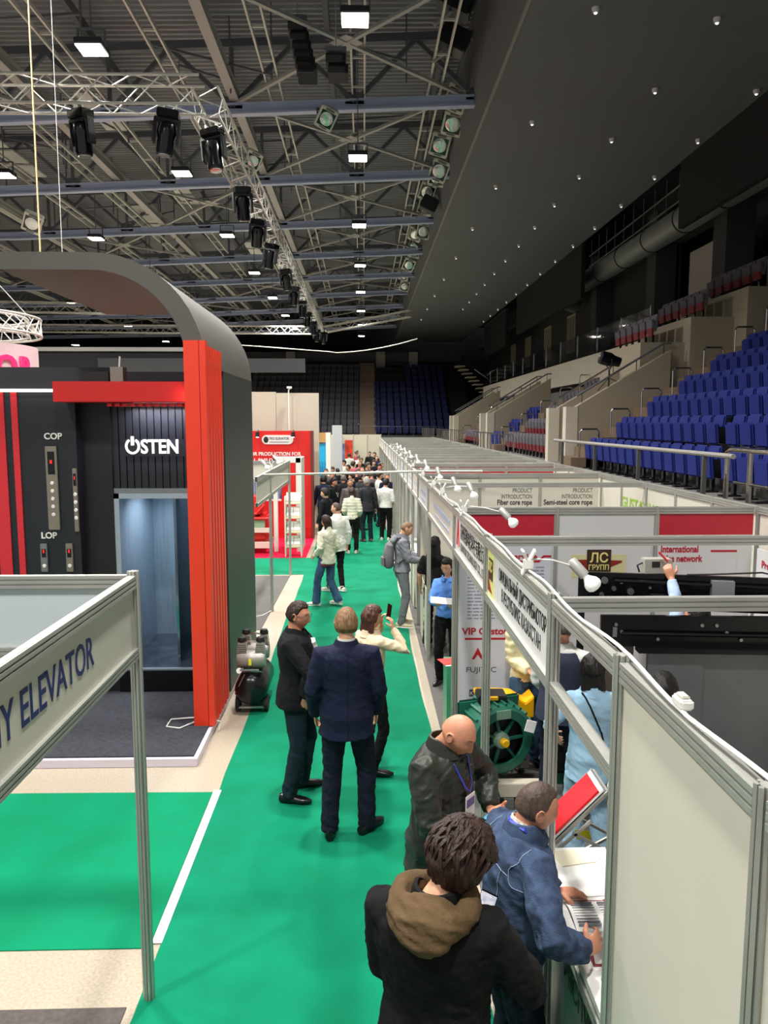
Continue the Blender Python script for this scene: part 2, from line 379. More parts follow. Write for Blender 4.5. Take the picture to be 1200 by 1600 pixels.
for x, y, z, lab in ((-.9, 20.3, 10.9, 'single floodlight hanging between two roof trusses'), (-3.3, 24.4, 11.2, 'small floodlight beside the long box truss'), (-9.8, 20.5, 8.6, 'round floodlight at the left picture edge'), (-8.6, 21, 8.5, 'floodlight beside the yellow rope high on the left')):
    o = copy_tree(fl); o.location = (x, y, z); o.rotation_euler = (R(-50), R(20), R(20)); o.scale = (.75,) * 3; tag(o, 'grey ' + lab, 'floodlight', 'floodlights in the roof')
tag(MB().bar((2.62, 20.5, 12.7), (2.62, 54, 12.7), .08, .08).build('floodlight_rail', M_beamd), 'dark steel rail carrying the floodlights', 'rail')

# ---------- aluminium box trusses ----------
def box_truss(name, label, p0, p1, s=.48, step=.5, grp='stage trusses'):
    p0 = Vector(p0); p1 = Vector(p1); d = (p1 - p0); L = d.length; d.normalize(); x = d.cross(Vector((0, 0, 1))).normalized(); z = x.cross(d)
    t = thing(name, label, 'stage truss', tuple(p0), 0, grp); cs = [(a * s / 2, b * s / 2) for a, b in ((-1, -1), (1, -1), (1, 1), (-1, 1))]
    for a, b in cs: MB().tube([p0 + x * a + z * b, p1 + x * a + z * b], .027, 8).build('chord', M_ladder, t, smooth=True)
    b_ = MB(); n = int(L / step)
    for i in range(n):
        q0 = p0 + d * (i * step); q1 = p0 + d * ((i + 1) * step)
        for j in range(4):
            A = cs[j]; B = cs[(j + 1) % 4]
            if i % 2: A, B = B, A
            b_.tube([q0 + x * A[0] + z * A[1], q1 + x * B[0] + z * B[1]], .013, 5, cap=False)
    o = b_.build('bracing', M_ladder, t, smooth=True); return t
box_truss('stage_truss', 'aluminium box truss crossing the hall at upper left', (-16, 14.5, 9.05), (-2.85, 14.5, 9.1))
box_truss('stage_truss', 'long aluminium box truss running away towards the far stand', (-2.85, 14.75, 9.1), (-2.85, 52, 9.35))
box_truss('stage_truss', 'distant aluminium box truss across the far end', (-26, 52.3, 9.5), (-2.6, 52.3, 9.4))
box_truss('stage_truss', 'aluminium box truss seen beneath the black canopy', (-30, 38, 9.0), (-12.5, 40, 9.0))
box_truss('stage_truss', 'slanting aluminium box truss near the far soffit', (-2.6, 52.0, 9.4), (3.0, 50, 10.2), .4)
def mover():
    t = thing('moving_head', 'x', 'stage light')
    MB().cbox((0, 0, 0), (.42, .34, .16)).build('base', M_blackg, t, bevel=.02)
    b = MB(); 
    for s in (-1, 1): b.cbox((s * .23, 0, -.32), (.06, .2, .5))
    b.cbox((0, 0, -.12), (.5, .2, .08)); b.build('yoke', M_black, t, bevel=.02)
    MB().lathe([(.0, -.78), (.15, -.76), (.17, -.7), (.16, -.45), (.19, -.35), (.17, -.2), (.1, -.15), (0, -.14)], 20).build('head', M_blackg, t, smooth=True)
    MB().lathe([(0, -.79), (.12, -.785), (.125, -.77)], 18).build('lens', M_glassf, t)
    for sx in (-.12, .12): MB().cbox((sx, 0, .14), (.04, .08, .14)).build('clamp', M_ladder, t)
    return t
mv = mover()
for i, (x, y, z, rx, ry) in enumerate([(-5.0, 14.5, 8.62, 5, 0), (-3.45, 14.5, 8.62, 0, 8), (-2.85, 15.4, 8.62, -6, -8), (-2.85, 19.0, 8.65, 10, -5), (-2.85, 21.9, 8.66, 20, 10), (-2.85, 25, 8.68, 0, 12), (-2.85, 29, 8.7, 14, -10), (-2.85, 33, 8.75, 8, 6), (-2.85, 37, 8.78, 0, 0), (-2.85, 41, 8.82, 0, 5), (-2.85, 45, 8.85, 6, 0), (-2.85, 49, 8.87, 0, 4), (-7.6, 14.5, 8.62, 12, 30), (-2.5, 50.5, 8.9, 5, 9)]):
    o = mv if i == 0 else copy_tree(mv); o.location = (x, y, z + .13); o.scale = (.9, .9, .9); o.rotation_euler = (R(rx), R(ry), R(i * 37 % 60 - 30))
    tag(o, ('black moving head light under the transverse truss, ' + {0: 'left of the two large ones', 1: 'right of the two large ones', 12: 'farthest left'}.get(i, '')) if i in (0, 1, 12) else f'black moving head light under the long truss, {ORD[(i - 2) if i < 12 else 10]} from its corner', 'stage light', 'moving head lights')
# hanging loudspeakers
for i, (x, y, z, n, lab) in enumerate([(-1.45, 18.5, 12.1, 6, 'curved line array of black loudspeakers under the roof'), (-.55, 17.2, 10.85, 2, 'short black loudspeaker cluster right of the line array')]):
    t = thing('line_array', lab, 'loudspeaker', (x, y, z))
    for k in range(n):
        rt = Matrix.Rotation(R(-6 * k - 8), 3, 'X')
        c = (x + .05 * k, y - .02 * k * k, z - .23 * k); MB().cbox(c, (.42, .36, .21), rt).build('cabinet', M_black, t, bevel=.015)
        MB().cbox((c[0] - .03, c[1] - .19, c[2]), (.34, .02, .15), rt).build('grille', mat('speaker_grille', '#3a3a3c', .6), t)
    MB().cbox((x, y, z + .2), (.45, .4, .08)).build('hanging_frame', M_beamd, t); b = MB(); b.bar((x, y, z + .3), (x, y, 13.4), .02, .02); b.build('chain', M_beam, t)
for x, y, z0, z1, r, lab, m in ((-3.98, 9.9, 5.02, 13.3, .011, 'pale yellow rope hanging from the roof to the canopy', mat('rope', '#cbb88a', .8)), (-3.75, 10.0, 5.02, 13.3, .005, 'thin wire hanging beside the yellow rope', M_ladder)):
    tag(MB().tube([(x, y, z0), (x + .02, y, z1)], r, 6).build('hanging_rope', m), lab, 'rope')
b = MB(); 
pts = [(-8.0 + .5 * i, 45, 7.78 - .035 * i) for i in range(13)] + [(-1.5 + .5 * i, 45 - .2 * i, 7.3 + .0075 * i * i) for i in range(10)]
tag(MB().tube(pts, .03, 6).build('hanging_tube', M_ladder, smooth=True), 'thin curved pipe hanging before the far stand', 'pipe')
for i, (x, y, z, s) in enumerate([(2.2, 19.5, 12.4, 1), (2.1, 18.2, 12.6, 1.1), (2.55, 30.5, 11.6, .9)]):
    t = thing('stage_equipment', ['dark winch box above the nearest floodlight', 'black lighting fixture cluster at the roof edge', 'dark round lamp below the fifth floodlight'][i], 'roof equipment', (x, y, z))
    MB().cbox((x, y, z), (.7 * s, .5, .5), Matrix.Rotation(R(25), 3, 'Y')).build('housing', M_black, t, bevel=.03); MB().tube([(x - .5, y, z - .5), (x + .3, y, z + .1), (x + .3, y + .8, z + .5)], .04, 6).build('arm', M_beam, t)

# =====================================================  RIGHT STAND
def rowx(k): return 5.8 + .8 * k
def rowz(k): return 2.14 + .53 * k
M_seatb = mat('blue_seat_fabric', '#182672', .75, var=.08, vscale=3, spec=.3)
M_seatg = mat('grey_seat_fabric', '#57545c', .8, var=.08, vscale=3)
M_seatr = mat('red_seat_plastic', '#6e1a22', .6)
st = MB(); st.box(4.15, 5.45, -4, 62, 1.75, 2.1)
prof = [(5.4, 1.0), (5.4, rowz(0))]
for k in range(9):
    prof += [(rowx(k) + .55, rowz(k)), (rowx(k) + .55, rowz(k + 1))]
prof += [(13.6, rowz(9)), (13.6, 1.0)]
st.prism(prof, -4, 62, axis='y'); struct('floor_stand', st, mat('stand_concrete', '#6f6d6a', .8, var=.1, vscale=2))
struct('trim_2', MB().box(4.1, 4.16, -4, 62, 1.7, 2.14), M_conc)
struct('wall_podium', MB().box(4.16, 4.3, -4, 62, 0, 1.8), M_wallg)
def seat_parts(m, mp):
    s = thing('stadium_chair', 'x', 'seat')
    b = MB(); rt = Matrix.Rotation(R(8), 3, 'Y'); b.cbox((.13, 0, .56), (.07, .46, .46), rt); b.build('backrest', m, s, bevel=.03, seg=2)
    b = MB(); rt2 = Matrix.Rotation(R(-6), 3, 'Y'); b.cbox((.02, 0, .44), (.08, .44, .42), rt2); b.build('folded_seat', mp, s, bevel=.035, seg=2)
    b = MB(); b.cbox((.12, 0, .12), (.05, .08, .24)); b.cbox((.05, 0, .015), (.32, .14, .03)); b.cbox((.09, .245, .42), (.12, .03, .3)); b.cbox((.09, -.245, .42), (.12, .03, .3)); b.cbox((.13, 0, .27), (.03, .5, .03)); b.build('pedestal', M_blackg, s)
    return s
def seat_single(m, mp, mats):
    b = MB(); rt = Matrix.Rotation(R(8), 3, 'Y'); b.cbox((.13, 0, .56), (.07, .47, .46), rt); b.cbox((.03, 0, .53), (.07, .43, .24), Matrix.Rotation(R(-6), 3, 'Y')); n1 = len(b.f)
    b.cbox((.04, 0, .32), (.06, .36, .22), Matrix.Rotation(R(-6), 3, 'Y')); b.cbox((.12, 0, .12), (.05, .08, .24))
    o = b.build('stadium_chair', [m, mp, M_blackg])
    for p in o.data.polygons: p.material_index = 0 if p.index < n1 else (1 if p.index < n1 + 6 else 2)
    return o
proto = seat_parts(M_seatb, M_seatb); first = True
for k in range(7):
    y = 19.75; j = 0; yend = 1200 * rowx(k) / 655
    while y > yend:
        o = proto if first else copy_tree(proto); first = False
        o.location = (rowx(k), y, rowz(k)); rn = ['front row', 'second row', 'third row', 'fourth row', 'fifth row', 'sixth row', 'seventh row'][k]
        tag(o, f'blue folding seat at the stair end of the {rn}' if j == 0 else f'blue folding seat in the {rn} of the near right stand', 'seat', 'blue seats of the near right stand')
        y -= .53; j += 1
        if k < 2 and abs(y - (12.5 if k == 0 else 14.1)) < .27: y -= .25
# railing of the walkway
t = thing('guard_rail', 'grey steel guard rail along the edge of the right stand', 'railing', (4.24, 9, 2.1))
MB().tube([(4.24, 17, 2.93), (4.24, 8.7, 2.93)], .03, 8).build('top_rail', M_conc, t, smooth=True)
for y in (16.3, 14.0, 11.75, 9.45): MB().bar((4.24, y, 2.1), (4.24, y, 2.93), .05, .05).build('post', M_alud, t)
t = thing('steel_railing', 'polished steel railing at the right picture edge', 'railing', (4.3, 8, 2.1))
b = MB(); b.tube([(4.36, 9.1, 2.1), (4.36, 9.1, 2.97), (4.36, 9.0, 3.0), (4.36, 4, 3.0)], .03, 10); b.tube([(4.36, 8.9, 2.62), (4.36, 4, 2.62)], .018, 8); b.tube([(4.36, 8.55, 2.1), (4.36, 8.55, 2.98)], .03, 10); b.build('rail_tube', M_chrome, t, smooth=True)
# small white-steel barrier along the front beyond the tunnel
for i, (ya, yb) in enumerate([(22.5, 31), (34, 46), (48, 58)]):
    t = thing('guard_rail', f'{["nearest", "middle", "farthest"][i]} stretch of pale steel barrier before the right stand', 'railing', (4.4, ya, 2.1), 0, 'pale barriers')
    MB().tube([(4.4, ya, 2.95), (4.4, yb, 2.95)], .022, 6).build('top_rail', M_chrome, t, smooth=True)
    yy = ya
    while yy < yb: MB().tube([(4.4, yy, 2.1), (4.4, yy, 2.95)], .02, 6).build('post', M_chrome, t, smooth=True); yy += .8
# stairs and tunnels
def stair_block(y0, idx):
    s = MB()
    for k in range(10):
        for h in range(2): s.box(rowx(k) - .35 + .4 * h, rowx(k) + .55, y0, y0 + 1.15, rowz(k) - .4, rowz(k) + .26 * (h + 1) - .0)
    struct('floor_stair', s, M_step)
    for k in range(7):
        b = MB(); x = rowx(k); z = rowz(k); b.tube([(x - .1, y0 + .12, z), (x - .1, y0 + .12, z + .92), (x - .05, y0 + .12, z + 1.0), (x + .35, y0 + .12, z + 1.0), (x + .4, y0 + .12, z + .92), (x + .4, y0 + .12, z + .3)], .025, 8)
        tag(b.build('stair_handrail', M_chrome, smooth=True), f'inverted U steel handrail on the {["near", "middle", "far"][idx]} stair, {ORD[k]} step up', 'handrail', 'stair handrails')
def tunnel(y0, idx, w_=2.0, dark=False):
    for j, y in enumerate((y0, y0 + w_)):
        s = MB(); s.prism([(5.85, 2.0), (5.85, 3.72), (8.5, 5.3), (8.5, 2.0)], y, y + .28, axis='y'); struct('wall_tunnel', s, M_beige)
        s = MB(); s.prism([(5.62, 2.0), (5.62, 3.75), (5.95, 3.75), (5.95, 2.0)], y - .03, y + .31, axis='y'); struct('wall_pier', s, M_cream)
        t = thing('sloping_handrail', f'steel handrail sloping up the {["nearest", "second", "third"][idx]} tunnel wall, {"near" if j == 0 else "far"} side', 'handrail', (5.3, y, 3.5), 0, 'tunnel handrails')
        MB().tube([(5.95, y + .14, 4.05), (8.35, y + .14, 5.5), (8.55, y + .14, 5.5)], .03, 8).build('rail', M_chrome if j else M_beamd, t, smooth=True)
        b = MB()
        for q in range(4): xx = 6.1 + .75 * q; zz = 3.72 + (xx - 5.85) * .596; b.tube([(xx, y + .14, zz), (xx, y + .14, zz + .28)], .015, 6)
        b.build('post', M_alud, t)
for i, y0 in enumerate((20.05, 31.6, 44.0)): stair_block(y0, i)
for i, y0 in enumerate((21.35, 35.0, 48.0)): tunnel(y0, i)
# seats beyond the tunnels
def fill(y0, y1, rows, m, mp, lab, grp):
    pr = seat_single(m, mp, None); fst = True
    for k in rows:
        y = y0
        while y < y1:
            o = pr if fst else copy_tree(pr); fst = False; o.location = (rowx(k), y, rowz(k))
            tag(o, f'{lab}, {["front row", "second row", "third row", "fourth row", "fifth row", "sixth row", "seventh row"][k]}', 'seat', grp); y += .55
fill(23.9, 31.4, (0, 1, 2), M_seatg, M_seatr, 'grey folding seat with red underside between first and second stairs', 'grey seats of the right stand'); fill(25.7, 31.4, (3, 4), M_seatg, M_seatr, 'grey folding seat with red underside between first and second stairs', 'grey seats of the right stand')
fill(33.0, 34.9, (0, 1, 2), M_seatb, M_seatb, 'small blue folding seat beside the second stairs', 'blue seats behind the second stairs')
fill(38.6, 43.6, (0, 1, 2, 3), M_seatg, M_seatr, 'distant grey folding seat between second tunnel and third stairs', 'distant grey seats of the right stand')
# parapet and glass above the lower tier, beyond the first tunnel
s = MB(); s.prism([(9.3, 5.0), (9.3, 6.05), (9.5, 6.05), (9.5, 5.0)], 25.4, 60, axis='y'); struct('wall_parapet', s, M_cream)
for i in range(12):
    y = 25.5 + 2.9 * i; t = thing('glass_railing', f'clear glass railing panel above the cream parapet, {ORD[i]} from the camera', 'glass railing', (9.4, y, 6.15), 0, 'glass railing panels')
    MB().box(9.39, 9.41, y, y + 2.9, 6.2, 7.05).build('pane', M_glass, t); MB().bar((9.4, y - .1, 6.1), (9.4, y - .1, 7.1), .05, .05).build('post', M_chrome, t)
# upper gallery seats (grey with red undersides) stepping up to the right
for c, (x0, x1, y0, y1, z, lab) in enumerate([(7.75, 9.0, 21.65, 25.3, 5.54, 'lowest'), (9.0, 10.2, 21.3, 25.3, 6.2, 'middle'), (10.2, 12.0, 20.6, 25.3, 6.9, 'highest')]):
    struct('wall_gallery', MB().box(x0, x1, y0, y1, 2.5, z), M_beige)
    pr = seat_single(M_seatg, M_seatr, None)
    for q in range(6):
        o = pr if q == 0 else copy_tree(pr); o.location = (x0 + .35, y0 + .35 + .55 * q, z)
        tag(o, f'grey folding seat with red underside on the {lab} gallery ledge', 'seat', 'gallery seats')
# rear wall openings with frames, white panels, gallery, duct
for i, (y, w_, z0, z1) in enumerate([(38, 1.6, 7.3, 9.3), (43.8, 1.6, 7.3, 9.3), (49.5, 1.6, 7.3, 9.3), (55.5, 1.6, 7.3, 9.3), (61, 1.6, 7.3, 9.3)]):
    o = MB().box(11.96, 12.0, y, y + w_, z0, z1).build(f'window_{i + 1}', mat('window_grey', '#6f6a60', .3)); o['kind'] = 'structure'
    b = MB()
    for q in range(4): b.box(11.9, 11.97, y + q * w_ / 3 - .05, y + q * w_ / 3 + .05, z0, z1)
    b.box(11.9, 11.97, y - .1, y + w_ + .1, z1, z1 + .12); o2 = b.build('window_frame', M_beige, o)
struct('wall_boxes', MB().box(12.0, 12.2, 30, 74, rowz(8), 12.2), mat('box_wall', '#2c2c2e', .8))
for i, (y0, y1, z0, z1) in enumerate([(25.3, 28.8, 7.6, 9.5), (31.8, 36.9, 8.4, 9.8), (20.5, 23.2, 7.8, 9.9)]):
    struct('wall_recess', MB().box(12.02, 12.1, y0, y1, z0 - .6, z1), mat('pale_recess_wall', '#a8a29c', .7))
for i, y in enumerate((24.2, 30.0, 37.5)):
    struct('wall_column', MB().box(11.2, 12.1, y, y + .9, rowz(8), 11.3), M_wallg)
struct('wall_gallery', MB().box(10.9, 12.2, 14, 74, 10.1, 10.35), M_wallg)
t = thing('ventilation_duct', 'long round metal air duct below the right gallery', 'duct', (10.5, 15, 9.9))
MB().tube([(10.5, 12, 9.9), (10.5, 40.5, 9.9), (10.7, 41.6, 9.75), (11.4, 42, 9.6)], .44, 24).build('duct_pipe', mat('duct_metal', '#8f9290', .45, .5), t, smooth=True)
for y in [14 + 2.9 * k for k in range(10)]: MB().tube([(10.5, y, 9.9), (10.5, y + .06, 9.9)], .46, 24).build('duct_joint', M_walld, t)
for i, (y0, y1, z0, z1) in enumerate([(13, 23.3, 9.0, 11.05), (33.5, 47.5, 8.6, 11.0), (51, 60, 8.3, 10.6)]):
    t = thing('hanging_screen', f'large black screen hung below the soffit edge, {["nearest", "middle", "farthest"][i]}', 'screen', (9.35, y0, z0), 0, 'black hanging screens')
    MB().box(9.32, 9.5, y0, y1, z0, z1).build('screen_panel', mat('screen_black', '#08080a', .8), t, bevel=.02); MB().box(9.28, 9.55, y0, y1, z1, z1 + .07).build('top_edge', M_wallg, t)
t = thing('catwalk_railing', 'thin metal railing between the two black screens', 'railing', (9.6, 23, 10))
b = MB(); b.tube([(9.6, 23, 10.45), (9.6, 33.3, 10.3)], .03, 6); b.tube([(9.6, 23, 10.0), (9.6, 33.3, 9.85)], .03, 6)
for q in range(11): b.tube([(9.6, 23 + q, 9.8), (9.6, 23 + q, 10.9)], .02, 6)
b.build('rail_frame', M_alud, t)
area_light('gallery_blue_light', (11.2, 17.5, 10.9), .4, 25, (.35, .75, 1), (0, R(150), 0), sy=6)
# followspot on the first tunnel wall
def followspot(loc, lab):
    x, y, z = loc; t = thing('spotlight_on_stand', lab, 'spotlight', (x, y, z - .75))
    MB().lathe([(0, -.32), (.13, -.3), (.15, -.1), (.19, 0), (.19, .25), (.17, .27), (0, .26)], 20, Matrix.Translation((x, y, z)) @ Matrix.Rotation(R(-75), 4, 'Y')).build('lamp_body', M_blackg, t, smooth=True)
    MB().tube([(x, y - .22, z), (x, y - .2, z - .2), (x, y, z - .3), (x, y + .2, z - .2), (x, y + .22, z)], .018, 6).build('yoke', M_black, t, smooth=True)
    MB().tube([(x, y, z - .3), (x, y, z - .75)], .025, 8).build('stem', M_black, t); b = MB(); b.tube([(x, y, z - .5), (x + .3, y + .1, z - .62)], .012, 6); b.tube([(x, y, z - .5), (x - .3, y, z - .85)], .012, 6); b.build('leg', M_black, t)
followspot((6.84, 21.49, 5.05), 'black followspot standing on the sloping tunnel wall')

# =====================================================  FAR STAND
def fz(k): return 2.2 + .55 * k
prof = [(61.2, 0), (61.2, fz(0))]
for k in range(12): prof += [(62 + .8 * k + .5, fz(k)), (62 + .8 * k + .5, fz(k + 1))]
prof += [(76, fz(12)), (76, 0)]
s = MB(); s.prism(prof, -40, 9.0, axis='x'); struct('floor_far_stand', s, M_walld)
M_fseatg = mat('charcoal_seat', '#3f3e44', .8); M_fseatb = mat('navy_seat', '#141c4c', .8)
def far_seat(m):
    b = MB(); b.cbox((0, .1, .55), (.46, .07, .5), Matrix.Rotation(R(-8), 3, 'X')); b.cbox((0, 0, .42), (.44, .08, .36)); b.cbox((0, .1, .12), (.08, .05, .24)); return b.build('stadium_chair', m, bevel=.02, seg=1)
RN = ['front row', 'second row', 'third row', 'fourth row', 'fifth row', 'sixth row', 'seventh row', 'eighth row', 'ninth row', 'tenth row', 'eleventh row']
cs = MB()
for k in range(11):
    x = -9.4
    while x < -.45:
        y = 62.1 + .8 * k; z = fz(k)
        cs.cbox((x, y + .1, z + .55), (.46, .07, .5), Matrix.Rotation(R(-8), 3, 'X')); cs.cbox((x, y, z + .42), (.44, .08, .36)); cs.cbox((x, y + .1, z + .12), (.08, .05, .24)); x += .52
tag(cs.build('seat_bank', M_fseatg), 'bank of charcoal folding seats in the far stand, left of its stair', 'seats', None, 'stuff')
pr = far_seat(M_fseatb); f1 = True
for k in range(11):
    x = 1.15
    while x < 6.9:
        if not (k >= 8 and x < 3.9):
            o = pr if f1 else copy_tree(pr); f1 = False; o.location = (x, 62.1 + .8 * k, fz(k))
            tag(o, f'navy folding seat in the {RN[k]} of the far stand', 'seat', 'navy seats of the far stand')
        x += .57
s = MB()
for k in range(24): s.box(-.3, 1.0, 61.6 + .4 * k, 62.2 + .4 * k, fz(0) - .4, fz(0) + .275 * k + .14)
struct('floor_far_stair', s, M_step)
t = thing('stair_rail', 'pair of shiny steel rails beside the far stairs', 'handrail', (.3, 62, 2.2))
for x in (-.36, 1.06): MB().tube([(x, 61.6, 3.1), (x, 71, 9.3)], .03, 6).build('rail', M_chrome, t)
struct('wall_far_gallery', MB().box(-40, 9, 71.6, 72.2, 8.6, 9.7), M_wallg)
for x0, x1 in ((1.2, 2.0), (4.2, 5.0), (-7, -6.2), (-14, -13)): struct('wall_far_column', MB().box(x0, x1, 71.2, 71.7, 6.5, 9.7), M_conc)
t = thing('guard_rail', 'dark railing in front of the far navy seats', 'railing', (1, 61, 2.2))
b = MB(); b.tube([(-.2, 61.2, 3.0), (6, 61.2, 3.0)], .02, 6)
for q in range(7): b.tube([(q * 1.0, 61.2, 2.1), (q * 1., 61.2, 3.0)], .02, 6)
b.build('rail_frame', M_alud, t)
struct('wall_far_podium', MB().box(-40, 9, 61.0, 61.2, 0, 2.3), M_wallg)
# corner stairs between far and right stand
t = thing('corner_stair', 'pale stair with handrail climbing the dark corner', 'stair', (7.5, 62, 5))
b = MB()
for q in range(9): b.box(7.2 + .28 * q, 7.9 + .28 * q, 60, 61.4, 7.6 - .28 * q, 7.68 - .28 * q)
b.build('tread', M_beige, t); MB().tube([(8.6, 60, 7.4), (10.2, 60, 6.3), (10.2, 60, 5.4)], .04, 6).build('handrail', M_chrome, t)
# =====================================================  BLACK-AND-RED STAND ON THE LEFT
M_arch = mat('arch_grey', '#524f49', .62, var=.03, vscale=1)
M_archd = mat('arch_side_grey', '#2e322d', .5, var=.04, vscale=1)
M_navyblk = mat('blue_black_panel', '#1b1e26', .5, var=.04, vscale=2)
M_stripe = mat('red_stripe', '#d22a34', .45)
M_orange = mat('orange_red_laminate', '#ea3a1e', .45)
t = thing('booth_platform', 'low platform with charcoal carpet and white edging under the black stand', 'platform', (-4, 7.2, 0))
MB().box(-9, -1.62, 7.16, 11.5, 0, .085).build('base', mat('lilac_white_edge', '#d9cfdc', .4), t, bevel=.004)
MB().box(-9, -1.66, 7.2, 11.5, .085, .1).build('carpet_top', M_dcarp, t)
# arch
def archpath(xr, zt, r, n=12):
    p = [(xr, .1), (xr, zt - r)]
    for i in range(1, n + 1): a = math.pi / 2 * i / n; p.append((xr - r + r * math.cos(a), zt - r + r * math.sin(a)))
    return p
t = thing('portal_arch', 'tall dark grey arch with rounded corner framing the black stand', 'arch', (-1.8, 8, .1))
outer = archpath(-1.6, 5.0, 1.1); inner = archpath(-1.79, 4.83, .93)
def arch_strip(y0, y1, xl, zmin=0.1):
    o_ = [(x, max(z, zmin)) for x, z in outer] + [(xl, 5.0)]; i_ = [(x, max(z, zmin)) for x, z in inner] + [(xl, 4.83)]
    return o_ + i_[::-1]
b = MB()
def ruled(b, P, Q, y0, y1):
    n = len(P)
    for i in range(n - 1):
        b.add([(P[i][0], y0, P[i][1]), (P[i + 1][0], y0, P[i + 1][1]), (Q[i + 1][0], y0, Q[i + 1][1]), (Q[i][0], y0, Q[i][1]), (P[i][0], y1, P[i][1]), (P[i + 1][0], y1, P[i + 1][1]), (Q[i + 1][0], y1, Q[i + 1][1]), (Q[i][0], y1, Q[i][1])],
              [(0, 1, 2, 3), (7, 6, 5, 4), (0, 4, 5, 1), (3, 2, 6, 7)] + ([(0, 3, 7, 4)] if i == 0 else []) + ([(1, 5, 6, 2)] if i == n - 2 else []))
P = outer[1:] + [(-3.62, 5.0)]; Q = inner[1:] + [(-3.62, 4.83)]
P[0] = (-1.6, 4.13); Q[0] = (-1.79, 4.13); P = [p for p in P if p[1] >= 4.12 or p[0] < -1.7]; 
P = [(-1.6, 3.9)] + [p for p in outer[1:] if p[1] > 3.9] + [(-3.62, 5.0)]; Q = [(-1.79, 3.9)] + [p for p in inner[1:] if p[1] > 3.9] + [(-3.62, 4.83)]
m_ = min(len(P), len(Q)); 
if len(P) > m_: P = [P[0]] + P[-(m_ - 1):]
if len(Q) > m_: Q = [Q[0]] + Q[-(m_ - 1):]
ruled(b, P, Q, 7.95, 11.2)
bmo = b.build('curved_canopy', M_arch, t)
bm = bmesh.new(); bm.from_mesh(bmo.data); bmesh.ops.remove_doubles(bm, verts=bm.verts, dist=.0005); bm.to_mesh(bmo.data); bm.free(); bmo.data.shade_smooth(); bmo.data.set_sharp_from_angle(angle=R(40))
MB().box(-9, -3.6, 7.95, 8.12, 4.83, 5.0).build('front_beam', M_arch, t)
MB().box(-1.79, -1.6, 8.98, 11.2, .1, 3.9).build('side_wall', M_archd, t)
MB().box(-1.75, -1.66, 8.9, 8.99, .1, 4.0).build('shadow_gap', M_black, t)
t = thing('red_column', 'bright orange-red column with vertical fins at the stand corner', 'column', (-1.7, 8, .1))
MB().box(-1.812, -1.655, 7.93, 8.9, .1, 4.14).build('core', M_orange, t)
b = MB()
for i in range(6): y = 7.95 + .155 * i; b.box(-1.66, -1.592, y - (.02 if i == 0 else 0), y + .09, .1, 4.14 if i < 1 else 4.1)
b.build('fin', M_orange, t)['kind'] = 'stuff'
# rear wall
M_flute = mat('fluted_black', '#1f2028', .45)
t = thing('stand_rear_wall', 'black rear wall of the stand with fluted panelling over the lift opening', 'wall panel', (-2.5, 9.1, .1))
MB().box(-3.27, -2.93, 9.04, 9.3, .1, 3.9).build('smooth_panel', M_black, t)
MB().box(-2.93, -1.82, 9.12, 9.3, 2.5, 3.9).build('backing', M_flute, t)
b = MB()
for i in range(13): x = -2.93 + .083 * i; b.box(x, x + .07, 9.08, 9.13, 2.5, 3.64)
b.build('flute', M_flute, t)['kind'] = 'stuff'
MB().box(-9, -3.0, 9.35, 9.5, 3.7, 3.97).build('upper_fascia', mat('charcoal_fascia', '#35353a', .6), t)
MB().box(-2.93, -1.82, 9.0, 9.06, .1, .36).build('plinth', M_blackg, t)
MB().box(-1.95, -1.82, 9.0, 9.3, .36, 2.5).build('jamb', M_black, t)
t = thing('control_panel_wall', 'blue-black wall panel with red stripes and lift call panels', 'wall panel', (-5, 8.95, .1))
MB().box(-9, -3.27, 8.88, 9.3, .1, 3.7).build('panel', M_navyblk, t)
for x0, x1 in ((-4.2, -4.06), (-3.98, -3.91)): MB().box(x0, x1, 8.865, 8.88, .1, 3.68).build('red_stripe', M_stripe, t)
MB().box(-9, -3.36, 8.8, 8.86, 3.66, 3.69).build('light_strip', mat('strip_glow', '#ffffff', emit=(1, .95, .85), estr=2.0), t)
lettering('lettering', 'COP', .1, (-3.63, 8.872, 3.13), (1, 0, 0), (0, 0, 1), M_white, t, .006, bold=.02)
lettering('lettering', 'LOP', .1, (-3.72, 8.872, 1.99), (1, 0, 0), (0, 0, 1), M_white, t, .006, bold=.02)
M_bronze = mat('champagne_steel', '#a39a8c', .3, .8)
def callpanel(name, lab, x0, x1, z0, z1, dz, m, nb, y=8.85):
    t = thing(name, lab, 'control panel', ((x0 + x1) / 2, y, z0)); MB().box(x0, x1, y, y + .03, z0, z1).build('plate', m, t, bevel=.006)
    w_ = x1 - x0; MB().box(x0 + .2 * w_, x1 - .2 * w_, y - .004, y + .002, z1 - dz, z1 - .06).build('display', M_blackg, t)
    if nb:
        MB().box(x0 + .4 * w_, x1 - .4 * w_, y - .006, y, z1 - .55 * dz - .02, z1 - .55 * dz + .02).build('digit', mat('red_digit', '#ff2010', emit=(1, .05, .05), estr=.3), t)
    for k in range(nb):
        z = z1 - dz - .1 - .09 * k
        if z > z0 + .05: MB().lathe([(0, -.008), (.018, -.008), (.022, 0)], 12, Matrix.Translation(((x0 + x1) / 2, y, z)) @ Matrix.Rotation(R(-90), 4, 'X')).build('button', M_white, t)
callpanel('car_operating_panel', 'tall champagne steel lift panel under the COP letters', -3.62, -3.49, 2.09, 3.05, .32, M_bronze, 5)
callpanel('car_operating_panel', 'second tall steel lift panel at the edge of the dark wall', -3.32, -3.27, 2.07, 2.8, .2, M_bronze, 4, 8.84)
callpanel('landing_call_panel', 'small steel call panel under the LOP letters', -3.73, -3.65, 1.6, 1.93, .16, M_steel, 2)
callpanel('landing_call_panel', 'small call panel with white top right of the other', -3.44, -3.36, 1.6, 1.93, .16, M_bronze, 2)
